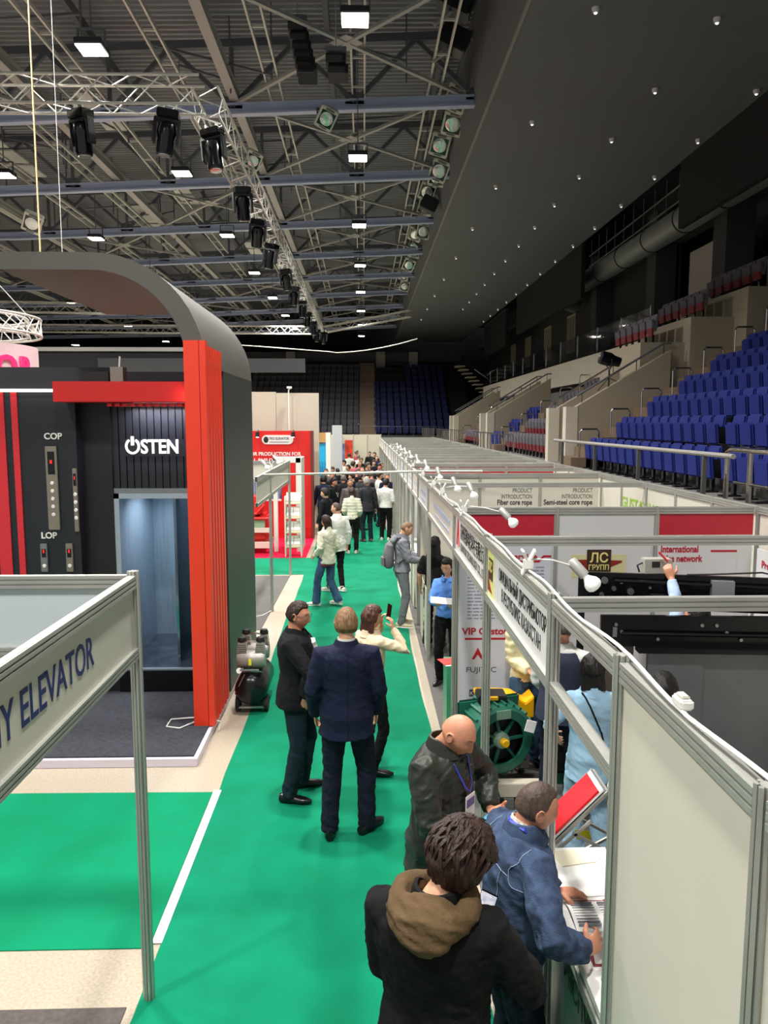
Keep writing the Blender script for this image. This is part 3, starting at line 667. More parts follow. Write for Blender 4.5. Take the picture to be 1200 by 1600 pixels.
t = thing('red_canopy_box', 'long glossy red box fascia above the lift opening', 'fascia', (-2.7, 8.6, 3.55))
MB().box(-3.36, -1.93, 8.5, 9.02, 3.54, 3.76).build('box', M_red, t, bevel=.004)
b = MB()
for i in range(10): b.box(-2.8 + .085 * i, -2.75 + .085 * i, 8.55, 8.9, 3.495, 3.525)
b.build('ribbed_underside', M_red, t)
MB().box(-2.62, -2.0, 8.93, 8.95, 3.505, 3.52).build('light_strip', mat('strip_glow2', '#ffffff', emit=(.9, .9, 1), estr=3), t)
area_light('canopy_light', (-2.35, 8.93, 3.49), .7, 9, (.85, .87, 1), (R(12), 0, 0), sy=.03)
area_light('red_end_light', (-1.88, 8.45, 3.6), .08, .4, (1, .9, .9), (0, R(90), 0))
t = thing('illuminated_sign', 'white block letters OSTEN with power-button O on a glossy plate', 'sign', (-2.4, 9.0, 3.0))
MB().box(-2.76, -2.05, 8.99, 9.0, 2.93, 3.13).build('back_plate', mat('clear_dark_plate', '#2b2c33', .1), t)
M_glow = mat('letter_glow', '#ffffff', .4, emit=(1, 1, 1), estr=.55)
lettering('lettering', 'STEN', .225, (-2.575, 8.985, 2.965), (1, 0, 0), (0, 0, 1), M_glow, t, .012, bold=.022, box=.43)
b = MB(); pts = [(-2.665 + .072 * math.cos(a), 8.975, 3.045 + .08 * math.sin(a)) for a in [R(120 + 300 * i / 22) for i in range(23)]]
b.tube(pts, .0155, 6); b.box(-2.68, -2.65, 8.96, 8.99, 3.055, 3.16); b.build('power_symbol', M_glow, t)
# lift cabin
t = thing('lift_cabin', 'open blue-lit steel lift cabin with dark marble floor', 'lift cabin', (-2.4, 9.8, .36))
M_cab = mat('cabin_steel', '#9fb2c2', .35, .5, var=.12, vscale=4, stretch=(6, 6, .4)); M_marb = mat('dark_marble', '#39424c', .15, var=.5, vscale=5, detail=8)
MB().box(-2.93, -1.95, 9.06, 10.6, .33, .37).build('cabin_floor', M_marb, t)
MB().box(-2.95, -1.95, 10.6, 10.64, .37, 2.5).build('rear_panel', M_cab, t)
MB().box(-2.95, -2.9, 9.2, 10.6, .37, 2.5).build('side_panel', M_cab, t)
MB().box(-1.99, -1.94, 9.2, 10.6, .37, 2.5).build('side_panel', M_cab, t)
MB().box(-2.95, -1.94, 9.06, 10.64, 2.49, 2.55).build('cabin_roof', M_steel, t)
b = MB(); b.box(-2.93, -2.87, 9.05, 9.2, .37, 2.49); b.box(-2.93, -1.95, 9.05, 9.2, 2.43, 2.49); b.box(-2.93, -1.95, 9.04, 9.08, .345, .375); b.build('door_frame', mat('light_steel', '#b9cbd6', .3, .6), t)
MB().box(-2.3, -2.27, 9.3, 10.55, .37, 2.45).build('glass_partition', mat('cabin_mirror', '#7c8ea0', .12, .9), t)
b = MB(); b.box(-2.26, -2.24, 10.05, 10.2, 1.0, 2.2); b.build('cabin_panel', M_steel, t)
area_light('cabin_light', (-2.45, 9.8, 2.46), .6, 17, (.82, .91, 1))
# white cable loop on the platform
tag(MB().tube([(-1.82, 8.0, .12), (-1.95, 7.85, .11), (-2.1, 7.9, .11), (-2.1, 8.1, .11), (-1.85, 8.12, .12), (-1.55, 8.05, .1), (-1.57, 8.0, .02)], .008, 6).build('white_cable', M_white, smooth=True), 'white cable loop lying by the foot of the red column', 'cable')
tag(MB().box(-.06, .06, -.045, .045, 0, .004).build('paper_scrap', mat('yellow_paper', '#d8d096', .7)), 'pale yellow paper scrap on the charcoal carpet', 'paper'); o = bpy.data.objects['paper_scrap']; o.location = (-3.35, 7.36, .101); o.rotation_euler = (0, 0, .4)

# =====================================================  NEAR LEFT BOOTH FRAME
def rail(b, p0, p1, w_=.045, h_=.07):
    """aluminium shell-scheme beam with two grooves"""
    p0 = Vector(p0); p1 = Vector(p1)
    b.bar(p0, p1, w_ * .6, h_)
    for s in (-1, 0, 1): b.bar(p0 + Vector((0, 0, s * h_ * .36)), p1 + Vector((0, 0, s * h_ * .36)), w_, h_ * .24)
def post_mesh(b, x, y, z0, z1, r=.024):
    b.prism([(x + r * .7 * math.cos(a), y + r * .7 * math.sin(a)) for a in [2 * math.pi * k / 8 for k in range(8)]], z0, z1)
    for k in range(8):
        a = 2 * math.pi * k / 8 + math.pi / 8; c = (x + r * .86 * math.cos(a), y + r * .86 * math.sin(a)); q = [(c[0] + .0075 * math.cos(a + u), c[1] + .0075 * math.sin(a + u)) for u in (0, math.pi / 2, math.pi, -math.pi / 2)]; b.prism(q, z0, z1)
def post(x, y, lab, z1=2.5, grp='booth posts', r=.024):
    b = MB(); post_mesh(b, x, y, .006, z1, r); return tag(b.build('booth_post', M_alu), lab, 'post', grp)
def fascia(x, y0, y1, lab, pm, z0=2.04, z1=2.5, face=-1, cat='sign', post_r=.024, name='exhibition_fascia'):
    t = thing(name, lab, cat, (x, y0, z0)); g = .022
    b = MB(); rail(b, (x, y0 + g, z1 - .035), (x, y1 - g, z1 - .035)); b.build('top_rail', M_alu, t)
    b = MB(); rail(b, (x, y0 + g, z0 + .03), (x, y1 - g, z0 + .03), .045, .06); b.build('bottom_rail', M_alu, t)
    if pm: MB().box(x - .004, x + .004, y0 + g, y1 - g, z0 + .055, z1 - .065).build('panel', pm, t)
    return t
post(-1.25, 4.13, 'slim aluminium corner post of the near left booth', 2.52, r=.03)
t = fascia(-1.25, 1.9, 4.13, 'white fascia board lettered ELEVATOR in blue on the near left booth', M_panel)
lettering('lettering', 'NY ELEVATOR', .2, (-1.244, 3.47, 2.215), (0, 1, 0), (0, 0, 1), M_blue, t, .001, 'RIGHT', bold=.008, box=1.02)
t = fascia(-1.25, -.5, 1.9, 'nearer fascia board of the near left booth', M_panel)
post(-1.25, 1.9, 'aluminium post between the two near left fascia boards', 2.52, r=.03)
t = thing('cross_fascia', 'white fascia board on the far side of the near left booth', 'fascia', (-2.7, 4.13, 2.04))
b = MB(); rail(b, (-4.2, 4.13, 2.465), (-1.28, 4.13, 2.465)); b.build('top_rail', M_alu, t)
b = MB(); rail(b, (-4.2, 4.13, 2.07), (-1.28, 4.13, 2.07)); b.build('bottom_rail', M_alu, t)
MB().box(-4.2, -1.28, 4.126, 4.134, 2.1, 2.44).build('panel', mat('bluish_panel', '#bfc8ca', .35), t)
tag(MB().tube([(-2.35 + .18 * math.cos(a) * (1 + .1 * math.sin(3 * a)), 4.1 + .02 * math.sin(a), 2.42 + .06 * math.sin(a)) for a in [2 * math.pi * i / 24 for i in range(24)]], .007, 6, closed=True).build('white_cable', M_white, smooth=True), 'coil of white cable on the near left cross rail', 'cable')
tag(MB().prism([(-.07, -.03), (.05, -.04), (.08, .02), (-.02, .05)], 0, .01).build('red_leaflet', M_redp), 'red leaflet on the dark carpet at lower left', 'leaflet'); bpy.data.objects['red_leaflet'].location = (-2.0, 3.83, .009)

# =====================================================  MIDDLE LEFT BOOTH (open frame)
post(-1.62, 13.34, 'slim post of the open frame booth before the red stand'); post(-1.6, 16.58, 'far corner post of the open frame booth, left of aisle')
fascia(-1.62, 13.34, 16.58, 'cream fascia of the open frame booth left of the aisle', M_panel)
fascia(-1.62, 11.6, 13.34, 'short cream fascia piece beside the dark arch', M_panel)
t = thing('cross_fascia', 'cream cross fascia in front of the red stand', 'fascia', (-3, 16.6, 2.04))
b = MB(); rail(b, (-5.5, 16.58, 2.465), (-1.63, 16.58, 2.465)); rail(b, (-5.5, 16.58, 2.07), (-1.63, 16.58, 2.07)); b.build('rail_pair', M_alu, t); MB().box(-5.5, -1.63, 16.576, 16.584, 2.1, 2.44).build('panel', M_panel, t)
tag(MB().tube([(-1.62, 12.25, 2.49), (0, 12.24, 2.52), (.9, 12.22, 2.545), (1.9, 12.2, 2.545)], .018, 8).build('tie_bar', M_ladder, smooth=True), 'thin metal tie bar spanning the aisle overhead', 'bar')
tag(MB().tube([(-1.6, 13.4, .02), (-1.75, 13.0, .012), (-2.2, 12.7, .012)], .008, 6).build('white_cable', M_white), 'white cable on grey carpet by the slim post', 'cable')

# =====================================================  RED STAND
t = thing('red_stand_wall', 'red exhibition wall with white logo pill and slogan', 'stand wall', (-3, 22, 0))
MB().box(-8, -1.5, 22, 22.12, 0, 3.08).build('panel', M_red, t); MB().box(-1.5, -1.42, 21.9, 22.2, 0, 3.08).build('edge_post', mat('brown_red_edge', '#7a3d38', .4, .3), t)
b = MB(); pts = []
for i in range(13): a = -math.pi / 2 + math.pi * i / 12; pts.append((-2.12 + .13 * math.cos(a), 2.83 + .13 * math.sin(a)))
for i in range(13): a = math.pi / 2 + math.pi * i / 12; pts.append((-2.75 + .13 * math.cos(a), 2.83 + .13 * math.sin(a)))
MB().prism(pts, 21.97, 22.0, axis='y').build('logo_plate', M_white, t)
lettering('lettering', 'TKG ELEVATOR', .1, (-2.68, 21.965, 2.83), (1, 0, 0), (0, 0, 1), M_ink, t, .002, box=.58, bold=.02)
MB().box(-2.66, -2.12, 21.962, 21.968, 2.75, 2.775).build('tagline', M_inkg, t)
MB().ell((-2.76, 21.965, 2.83), (.07, .01, .09), 12, 8).build('emblem', M_ink, t)
lettering('lettering', 'ELEVATOR PRODUCTION FOR', .14, (-1.78, 21.985, 2.38), (1, 0, 0), (0, 0, 1), M_white, t, .002, 'RIGHT', bold=.03, box=1.9)
lettering('lettering', 'ALL BUILDING TYPES', .14, (-1.85, 21.985, 2.2), (1, 0, 0), (0, 0, 1), M_white, t, .002, 'RIGHT', bold=.03, box=1.45)
for i, x in enumerate((-2.98, -1.98)):
    q = thing('picture_spotlight', f'small black spotlight above the red wall, {["left", "right"][i]} one', 'spotlight', (x, 21.8, 3.1)); MB().bar((x, 22, 3.1), (x, 21.8, 3.02), .02, .02).build('arm', M_black, q); MB().lathe([(.05, 0), (.06, -.14)], 12, Matrix.Translation((x, 21.8, 3.05))).build('shade', M_black, q); MB().ell((x, 21.8, 2.91), (.045, .045, .02), 10, 6).build('bulb', mat('spot_glow', '#ffffff', emit=(1, .95, .9), estr=4), q)
t = thing('storage_wall', 'tall plain cream wall rising behind the red stand', 'wall panel', (-3, 22.8, 0))
MB().box(-8, -2.55, 22.7, 22.8, 0, 4.2).build('panel', M_cream, t); MB().box(-2.54, -1.3, 22.7, 22.8, 0, 4.17).build('panel', M_cream, t)
tag(MB().tube([(-2.15, 22.5, 3.1), (-2.15, 22.5, 4.25), (-2.1, 22.5, 4.3)], .02, 6).build('antenna_pole', M_white), 'thin white pole with small head above the cream wall', 'pole'); tag(MB().cbox((-2.13, 22.5, 4.32), (.14, .1, .06)).build('router_box', M_white), 'small white box on top of the thin pole', 'device')
t = thing('brochure_rack', 'pale brochure rack with tilted shelves beside the frame booth', 'rack', (-1.75, 18.9, 0))
b = MB(); b.box(-1.95, -1.92, 18.85, 19.15, 0, 1.5); b.box(-1.56, -1.53, 18.85, 19.15, 0, 1.5); b.build('side_panel', M_whitem, t)
for k in range(4):
    z = .25 + .36 * k; b = MB(); b.add([(-1.92, 18.85, z), (-1.56, 18.85, z), (-1.56, 19.12, z + .26), (-1.92, 19.12, z + .26), (-1.92, 18.85, z - .02), (-1.56, 18.85, z - .02), (-1.56, 19.12, z + .24), (-1.92, 19.12, z + .24)], [(0, 1, 2, 3), (7, 6, 5, 4), (0, 4, 5, 1), (1, 5, 6, 2), (2, 6, 7, 3), (3, 7, 4, 0)]); b.build('shelf', mat('rack_shelf', '#b5a788', .5), t)
for k in range(4):
    for j in range(2):
        z = .25 + .36 * k; x = -1.9 + .17 * j; b = MB(); b.add([(x, 18.9, z + .07), (x + .15, 18.9, z + .07), (x + .15, 19.06, z + .24), (x, 19.06, z + .24), (x, 18.9, z + .055), (x + .15, 18.9, z + .055), (x + .15, 19.06, z + .225), (x, 19.06, z + .225)], [(0, 1, 2, 3), (7, 6, 5, 4), (0, 4, 5, 1), (1, 5, 6, 2), (2, 6, 7, 3), (3, 7, 4, 0)])
        tag(b.build('brochure', [M_paper, mat('pale_pink_print', '#d9b8b8', .5)][(k + j) % 2 if k == 3 else 0]), f'brochure on the {["lowest", "second", "third", "top"][k]} rack shelf, {["left", "right"][j]} side', 'brochure', 'brochures in the rack')
# white door frame exhibit and red lift machine
t = thing('door_frame_exhibit', 'white lift door frame standing in front of the red wall', 'frame', (-1.9, 20, 0))
b = MB(); b.box(-2.3, -2.2, 19.6, 19.75, 0, 2.42); b.box(-1.72, -1.58, 19.6, 20.6, 0, 2.42); b.box(-2.3, -1.6, 19.6, 19.75, 2.3, 2.45); b.build('frame', M_whitem, t)
t = thing('red_machine', 'red lift traction machine on a white steel base behind the frame booth', 'machine', (-2.6, 19.6, 0))
b = MB(); b.box(-3.9, -1.98, 19.3, 19.42, .15, .3); b.box(-3.9, -1.98, 20.1, 20.22, .15, .3); b.box(-3.9, -1.98, 19.3, 19.4, .55, .66); b.build('base_frame', mat('pinkish_white', '#d8c2ba', .4), t)
b = MB(); b.box(-3.8, -2.05, 19.45, 20.1, .3, 1.0); b.cbox((-2.9, 19.75, 1.25), (1.5, .6, .5), Matrix.Rotation(R(6), 3, 'Y')); b.build('body', M_red, t, bevel=.06)
b = MB(); b.tube([(-3.8, 19.35, .9), (-2.0, 19.35, .9)], .04, 10); b.tube([(-3.8, 19.35, 1.02), (-2.3, 19.35, 1.02), (-2.1, 19.35, 1.25)], .035, 10); b.build('pipe', M_red, t, smooth=True); t.location.x -= .4
MB().box(-2.85, -2.5, 19.36, 19.44, .65, .9).build('panel', mat('grey_green', '#8a9a80', .5), t)
t = thing('display_screen', 'dark picture of lift shafts on the red stand', 'display', (-2.8, 20.6, 1.2)); MB().box(-3.6, -2.2, 20.6, 20.66, 1.25, 2.3).build('screen', mat('shaft_picture', '#1d2c4c', .3, col2='#8fa6c8', vscale=3, stretch=(6, 1, .6)), t); MB().bar((-3.6, 20.58, 1.25), (-2.2, 20.58, 1.25), .02, .05).build('frame', M_white, t)

# =====================================================  FAR LEFT ROW: blue stand, pillars, end wall
t = thing('blue_stand_wall', 'bright cyan booth wall with tan header beyond the red stand', 'stand wall', (-1.8, 28, 0))
MB().box(-4, -1.35, 28, 28.1, 0, 2.55).build('panel', mat('cyan_print', '#19a3d2', .4), t); MB().box(-4, -1.3, 27.9, 28.1, 2.6, 2.95).build('header', mat('tan_header', '#b98f58', .5), t); MB().box(-1.35, -1.18, 27.8, 28.2, 0, 2.95).build('white_pillar', M_white, t)
b = MB(); b.box(-1.75, -1.45, 27.97, 28.0, .3, 1.7)
for q in range(4): b.box(-1.4 - .1 * q, -1.39 - .1 * q, 27.96, 28, 0, 1.9)
b.build('rear_panel', mat('teal_print', '#0f7fae', .4), t)
t = thing('white_pillar', 'tall pale grey pillar beside the cyan booth', 'pillar', (-.98, 31, 0)); MB().box(-1.25, -.85, 31, 31.3, 0, 3.2).build('shaft', mat('pale_grey_paint', '#b9b8b8', .5), t, bevel=.01)
t = thing('end_wall', 'cream shell-scheme wall closing the far end of the aisle', 'stand wall', (0, 44.6, 0)); MB().box(-2.2, 1.0, 44.6, 44.7, 0, 2.62).build('panel', M_cream, t)
b = MB()
for q in range(5): b.box(-2.2 + .8 * q, -2.16 + .8 * q, 44.56, 44.6, 0, 2.65)
b.build('post', M_alu, t)
for x0, x1, z0, z1, c, lab in ((-1.7, -1.1, .9, 2.1, '#6a6aa0', 'violet poster on the far end wall'), (-1.05, -.62, 1.2, 2.3, '#cc3418', 'red and orange poster on the far end wall'), (-2.3, -2.05, .9, 2.3, '#2a3f8c', 'narrow blue banner left of the far posters')):
    tag(MB().box(x0, x1, 44.5, 44.54, z0, z1).build('poster', mat('poster_' + c[1:], c, .5, var=.4, vscale=3)), lab, 'poster')
fascia(-1.25, 31.4, 36, 'white frame fascia over the far left booths', M_panel, 2.1, 2.6); fascia(-1.25, 36, 44.5, 'farthest white fascia over the left booths', M_panel, 2.1, 2.6)
for i, y in enumerate((33.5, 36, 38.5, 41.5)): post(-1.25, y, f'pale booth post beyond the cyan booth, {ORD[i]} of the far left row', 2.6)

# curved hanging sign far left
t = thing('ring_sign', 'round white hanging sign with pink letters WOR', 'sign', (-10, 22, 4.5))
b = MB(); n = 40
cx, cy, rr = -10.15, 19.2, 2.1
for i in range(n):
    a0 = 2 * math.pi * i / n; a1 = 2 * math.pi * (i + 1) / n
    q = [(cx + r_ * math.cos(a), cy + r_ * math.sin(a)) for a in (a0, a1) for r_ in (rr, rr - .08)]
    b.add([(q[0][0], q[0][1], 4.2), (q[2][0], q[2][1], 4.2), (q[3][0], q[3][1], 4.2), (q[1][0], q[1][1], 4.2), (q[0][0], q[0][1], 5.15), (q[2][0], q[2][1], 5.15), (q[3][0], q[3][1], 5.15), (q[1][0], q[1][1], 5.15)], [(0, 1, 2, 3), (7, 6, 5, 4), (0, 4, 5, 1), (3, 2, 6, 7)])
b.build('ring_band', mat('pinkish_band', '#cfb6ba', .5), t)
for ch, a in (('W', -45), ('O', -26), ('R', -10)):
    aa = R(a); nx, ny = math.cos(aa), math.sin(aa)
    lettering('letter', ch, .72, (cx + (rr + .03) * nx, cy + (rr + .03) * ny, 4.36), (-ny, nx, 0), (0, 0, 1), mat('pink_letter', '#e02060', .4, emit=(.9, .05, .2), estr=.4), t, .03, 'CENTER', bold=.03)
tt = thing('ring_truss', 'circular aluminium truss above the pink-lettered sign', 'stage truss', (cx, cy, 5.4))
for z in (5.45, 5.85):
    for r_ in (2.2, 1.9): MB().tube([(cx + r_ * math.cos(2 * math.pi * i / 36), cy + r_ * math.sin(2 * math.pi * i / 36), z) for i in range(36)], .03, 6, closed=True).build('ring_chord', M_ladder, tt, smooth=True)
b = MB()
for i in range(36):
    a = 2 * math.pi * i / 36; c = 2 * math.pi * (i + 1) / 36; b.tube([(cx + 2.2 * math.cos(a), cy + 2.2 * math.sin(a), 5.45), (cx + 2.2 * math.cos(c), cy + 2.2 * math.sin(c), 5.85)], .015, 5); b.tube([(cx + 1.9 * math.cos(a), cy + 1.9 * math.sin(a), 5.85), (cx + 2.2 * math.cos(c), cy + 2.2 * math.sin(c), 5.45)], .015, 5)
for i in range(4): a = math.pi / 2 * i + .4; b.tube([(cx + 2 * math.cos(a), cy + 2 * math.sin(a), 5.85), (cx, cy, 8.2)], .012, 5)
b.build('bracing', M_ladder, tt)
tag(MB().tube([(cx + 1.2, cy + .3, 5.9), (cx + 1.2, cy + .3, 12)], .03, 6).build('hanging_pole', M_white), 'white hanging pole above the round sign', 'pole')
# dark hall backdrop panels beyond the black stand
t = thing('black_backdrop', 'long black backdrop wall behind the black stand', 'backdrop', (-12, 30, 0)); MB().box(-34, -4.8, 30, 30.3, 0, 6.0).build('panel', M_walld, t); MB().box(-34, -4.8, 29.9, 30.0, 6.0, 6.15).build('top_edge', M_beam, t)
for i, (x0, x1) in enumerate(((-9.9, -5.6), (-4.4, -2.2))): tag(MB().box(x0, x1, 29.4, 29.7, 5.2, 5.7).build('hanging_banner', M_wallg), f'dark grey hanging bar behind the red box, {["left", "right"][i]} one', 'bar')
t = thing('junction_box', 'beige box with cables standing on the red canopy', 'box', (-2.75, 8.8, 3.76)); MB().box(-2.8, -2.66, 8.7, 8.85, 3.76, 3.93).build('box', M_bronze, t); MB().tube([(-2.72, 8.78, 3.93), (-2.71, 8.78, 4.05)], .01, 6).build('cable', M_white, t); 
# =====================================================  RIGHT ROW OF BOOTHS
XF = .9; XB = 3.86
M_red2 = mat('booth_red', '#c01d33', .45, var=.03)
def cross_wall(y, lab, cols=None, top=True):
    """full-height partition across the booth, three panels with posts"""
    t = thing('partition_wall', lab, 'partition', (XF, y, 0)); w_ = (XB - XF) / 3
    b = MB(); rail(b, (XF + .03, y, 2.465), (XB - .03, y, 2.465)); b.build('top_rail', M_alu, t)
    if cols: b = MB(); rail(b, (XF + .03, y, 2.19), (XB - .03, y, 2.19), .045, .05); b.build('middle_rail', M_alu, t)
    for i in range(3):
        x0 = XF + w_ * i + .025; x1 = XF + w_ * (i + 1) - .025
        MB().box(x0, x1, y - .004, y + .004, .08, 2.16 if cols else 2.43).build('panel', M_panelw if cols else M_panel, t)
        if cols: MB().box(x0, x1, y - .004, y + .004, 2.22, 2.43).build('header_panel', M_red2 if cols[i] == 'r' else M_panelw, t)
        if i: b = MB(); post_mesh(b, XF + w_ * i, y, .006, 2.5); b.build('wall_post', M_alu, t)
    return t
def cross_beam(y, lab):
    t = thing('cross_beam', lab, 'beam', (XF, y, 2.43)); b = MB(); rail(b, (XF + .03, y, 2.465), (XB - .03, y, 2.465)); b.build('rail', M_alu, t); return t
PY = [1.6, 2.57, 3.53, 5.47, 7.4, 10.45, 12.4, 13.9, 15.4, 16.9, 18.4, 19.9, 21.4, 22.9, 24.4, 27.4, 30.4, 33.4, 36.4, 39.4, 42.4]
for i, y in enumerate(PY): post(XF, y, f'aluminium post of the right booth row, {(ORD + ["twenty-third", "twenty-fourth"])[i]} along the aisle', 2.52, r=.03 if y < 8 else .026)
WY = [7.4, 12.4, 15.4, 18.4, 21.4, 24.4, 27.4, 30.4, 33.4, 36.4, 39.4, 42.4]
wallA = cross_wall(7.4, 'nearest booth partition with red and white headers and printed posters', 'rwr')
wallB = cross_wall(12.4, 'cream booth partition printed with rope product introductions')
for i, y in enumerate(WY[2:]):
    cross_wall(y, 'booth partition with three crimson headers in the right row' if i == 0 else f'plain cream booth partition in the right row, {ORD[i]} behind the rope posters', 'rrr' if i == 0 else None)
for y, lab in ((3.53, 'nearest metal beam crossing the lift door booth'), (5.47, 'second metal beam crossing the lift door booth'), (10.45, 'metal beam in front of the rope posters'), (13.9, 'metal beam just beyond the rope posters'), (16.9, 'metal beam beyond the crimson headers'), (19.9, 'metal beam in the fifth right booth'), (22.9, 'metal beam in the sixth right booth')): cross_beam(y, lab)
# rear wall of the row
for i in range(14):
    y0 = 1.4 + 3.0 * i; t = thing('rear_partition', f'cream back wall of the right booth row, {ORD[i]} stretch', 'partition', (XB + .03, y0, 0), 0, 'back walls of the right row')
    b = MB(); rail(b, (XB + .03, y0 + .03, 2.465), (XB + .03, y0 + 2.97, 2.465)); b.build('top_rail', M_alu, t); MB().box(XB + .026, XB + .034, y0 + .03, y0 + 2.97, .05, 2.43).build('panel', M_panel, t)
    b = MB()
    for q in range(3): post_mesh(b, XB + .03, y0 + q, .006, 2.5)
    b.build('wall_post', M_alu, t)['kind'] = 'stuff'
# lettering on partition B
def panel_text(t, s, size, x, z, y, **k): return lettering('lettering', s, size, (x, y - .006, z), (1, 0, 0), (0, 0, 1), k.pop('m', M_ink), t, .0005, k.pop('al', 'RIGHT'), **k)
for xr, nm in ((2.83, 'Fiber core rope'), (3.82, 'Semi-steel core rope')):
    panel_text(wallB, 'PRODUCT', .1, xr - .08, 2.185, 12.4, box=.32, m=M_ink); panel_text(wallB, 'INTRODUCTION', .1, xr - .08, 2.085, 12.4, box=.5, m=M_ink)
    panel_text(wallB, nm, .12, xr - .08, 1.985, 12.4, box=.57 if xr < 3 else .8, bold=.025)
lettering('lettering', 'GUSTAV WOLF', .22, (XB + .022, 11.4, 2.07), (0, -1, 0), (0, 0, 1), mat('lime_ink', '#8db82c', .5), wallB, .0005, 'LEFT', bold=.02, box=1.9)
# red letters on the crimson headers
# ---- fascias along the aisle
names = {}
f1 = fascia(XF, 3.53, 5.47, 'white fascia with yellow emblem and black Cyrillic lettering', M_panelw)
for s, z in (('ОФИЦИАЛЬНЫЙ ДИСТРИБЬЮТОР', 2.285), ('В РЕСПУБЛИКЕ КАЗАХСТАН', 2.165)):
    lettering('lettering', s, .115, (XF - .006, 4.32, z), (0, -1, 0), (0, 0, 1), M_ink, f1, .0005, 'CENTER', box=1.32 if z > 2.2 else 1.1, bold=.008)
MB().box(XF - .007, XF - .004, 5.16, 5.42, 2.1, 2.43).build('emblem_field', mat('pale_yellow_print', '#dfe08a', .5), f1)
MB().prism([(5.22, 2.13), (5.40, 2.13), (5.40, 2.3), (5.34, 2.2)], XF - .009, XF - .007, axis='x').build('emblem_red', mat('maroon_print', '#8c2420', .5), f1)
MB().box(XF - .010, XF - .007, 5.2, 5.36, 2.22, 2.37).build('emblem_square', mat('brown_print', '#3a2418', .5), f1)
lettering('lettering', 'ЛС', .1, (XF - .012, 5.35, 2.28), (0, -1, 0), (0, 0, 1), mat('yellow_ink', '#e6d98a', .5), f1, .0005, box=.13, bold=.02)
f2 = fascia(XF, 5.47, 7.4, 'white fascia with red triangle and two lines of Chinese and English lettering', M_panelw)
lettering('lettering', '苏州诺德电梯科技有限公司', .16, (XF - .006, 7.0, 2.265), (0, -1, 0), (0, 0, 1), M_ink, f2, .0005, box=1.42, bold=.012)
lettering('lettering', 'ELEVATOR TECHNOLOGY CO., LTD', .1, (XF - .006, 7.0, 2.15), (0, -1, 0), (0, 0, 1), M_ink, f2, .0005, box=1.42, bold=.004)
b = MB(); b.prism([(7.3, 2.16), (7.2, 2.42), (7.16, 2.42), (7.22, 2.16)], XF - .008, XF - .004, axis='x'); b.prism([(7.16, 2.42), (7.06, 2.16), (7.12, 2.16), (7.18, 2.3)], XF - .008, XF - .004, axis='x'); b.build('red_triangle', M_redp, f2)
for i in range(4, len(PY) - 1):
    y0, y1 = PY[i], PY[i + 1]; f = fascia(XF, y0, y1, f'white fascia board of the right row, {ORD[i - 4]} beyond the red-triangle sign', M_panelw if i % 2 else M_panel)
    if i < 12: 
        b = MB(); b.box(XF - .007, XF - .004, y0 + .45, y0 + (y1 - y0) * .75, 2.25, 2.31); b.box(XF - .007, XF - .004, y0 + .55, y0 + (y1 - y0) * .68, 2.16, 2.19); b.build('faint_lettering', mat('faint_blue_print', '#a9b2cf', .5), f)
# open frame in front of the counter, then the full panel
t = thing('open_fascia_frame', 'two bare aluminium rails over the literature counter', 'beam', (XF, 2.57, 2.04))
b = MB(); rail(b, (XF, 2.6, 2.465), (XF, 3.5, 2.465)); b.build('top_rail', M_alu, t); b = MB(); rail(b, (XF, 2.6, 2.07), (XF, 3.5, 2.07), .045, .06); b.build('bottom_rail', M_alu, t)
t = thing('side_panel_wall', 'large blank cream panel at the right picture edge', 'partition', (XF, 1.6, 0))
b = MB(); rail(b, (XF, 1.63, 2.465), (XF, 2.54, 2.465)); b.build('top_rail', M_alu, t); MB().box(XF - .004, XF + .004, 1.62, 2.55, .02, 2.43).build('panel', M_panel, t)
t = thing('side_panel_wall', 'cream panel beyond the lower right corner', 'partition', (XF, -.4, 0)); b = MB(); rail(b, (XF, -.4, 2.465), (XF, 1.57, 2.465)); b.build('top_rail', M_alu, t); MB().box(XF - .004, XF + .004, -.4, 1.58, .02, 2.43).build('panel', M_panel, t)
# white cable running on top of the rails with socket
pts = []; y = 8.5
while y > 1.0: pts.append((XF + .012 * math.sin(y * 5.3), y, 2.515 + .012 * abs(math.sin(y * 3.1)))); y -= .13
tag(MB().tube(pts, .0065, 6).build('power_cable', M_white, smooth=True), 'white power cable winding along the top of the right fascias', 'cable')
t = thing('socket_block', 'white cable socket block on the rail above the cream panel', 'socket', (XF, 2.07, 2.52)); MB().cbox((XF, 2.07, 2.535), (.038, .072, .03)).build('block', M_white, t, bevel=.006); MB().cbox((XF, 2.07, 2.554), (.024, .045, .009)).build('cap', M_panel, t, bevel=.003)
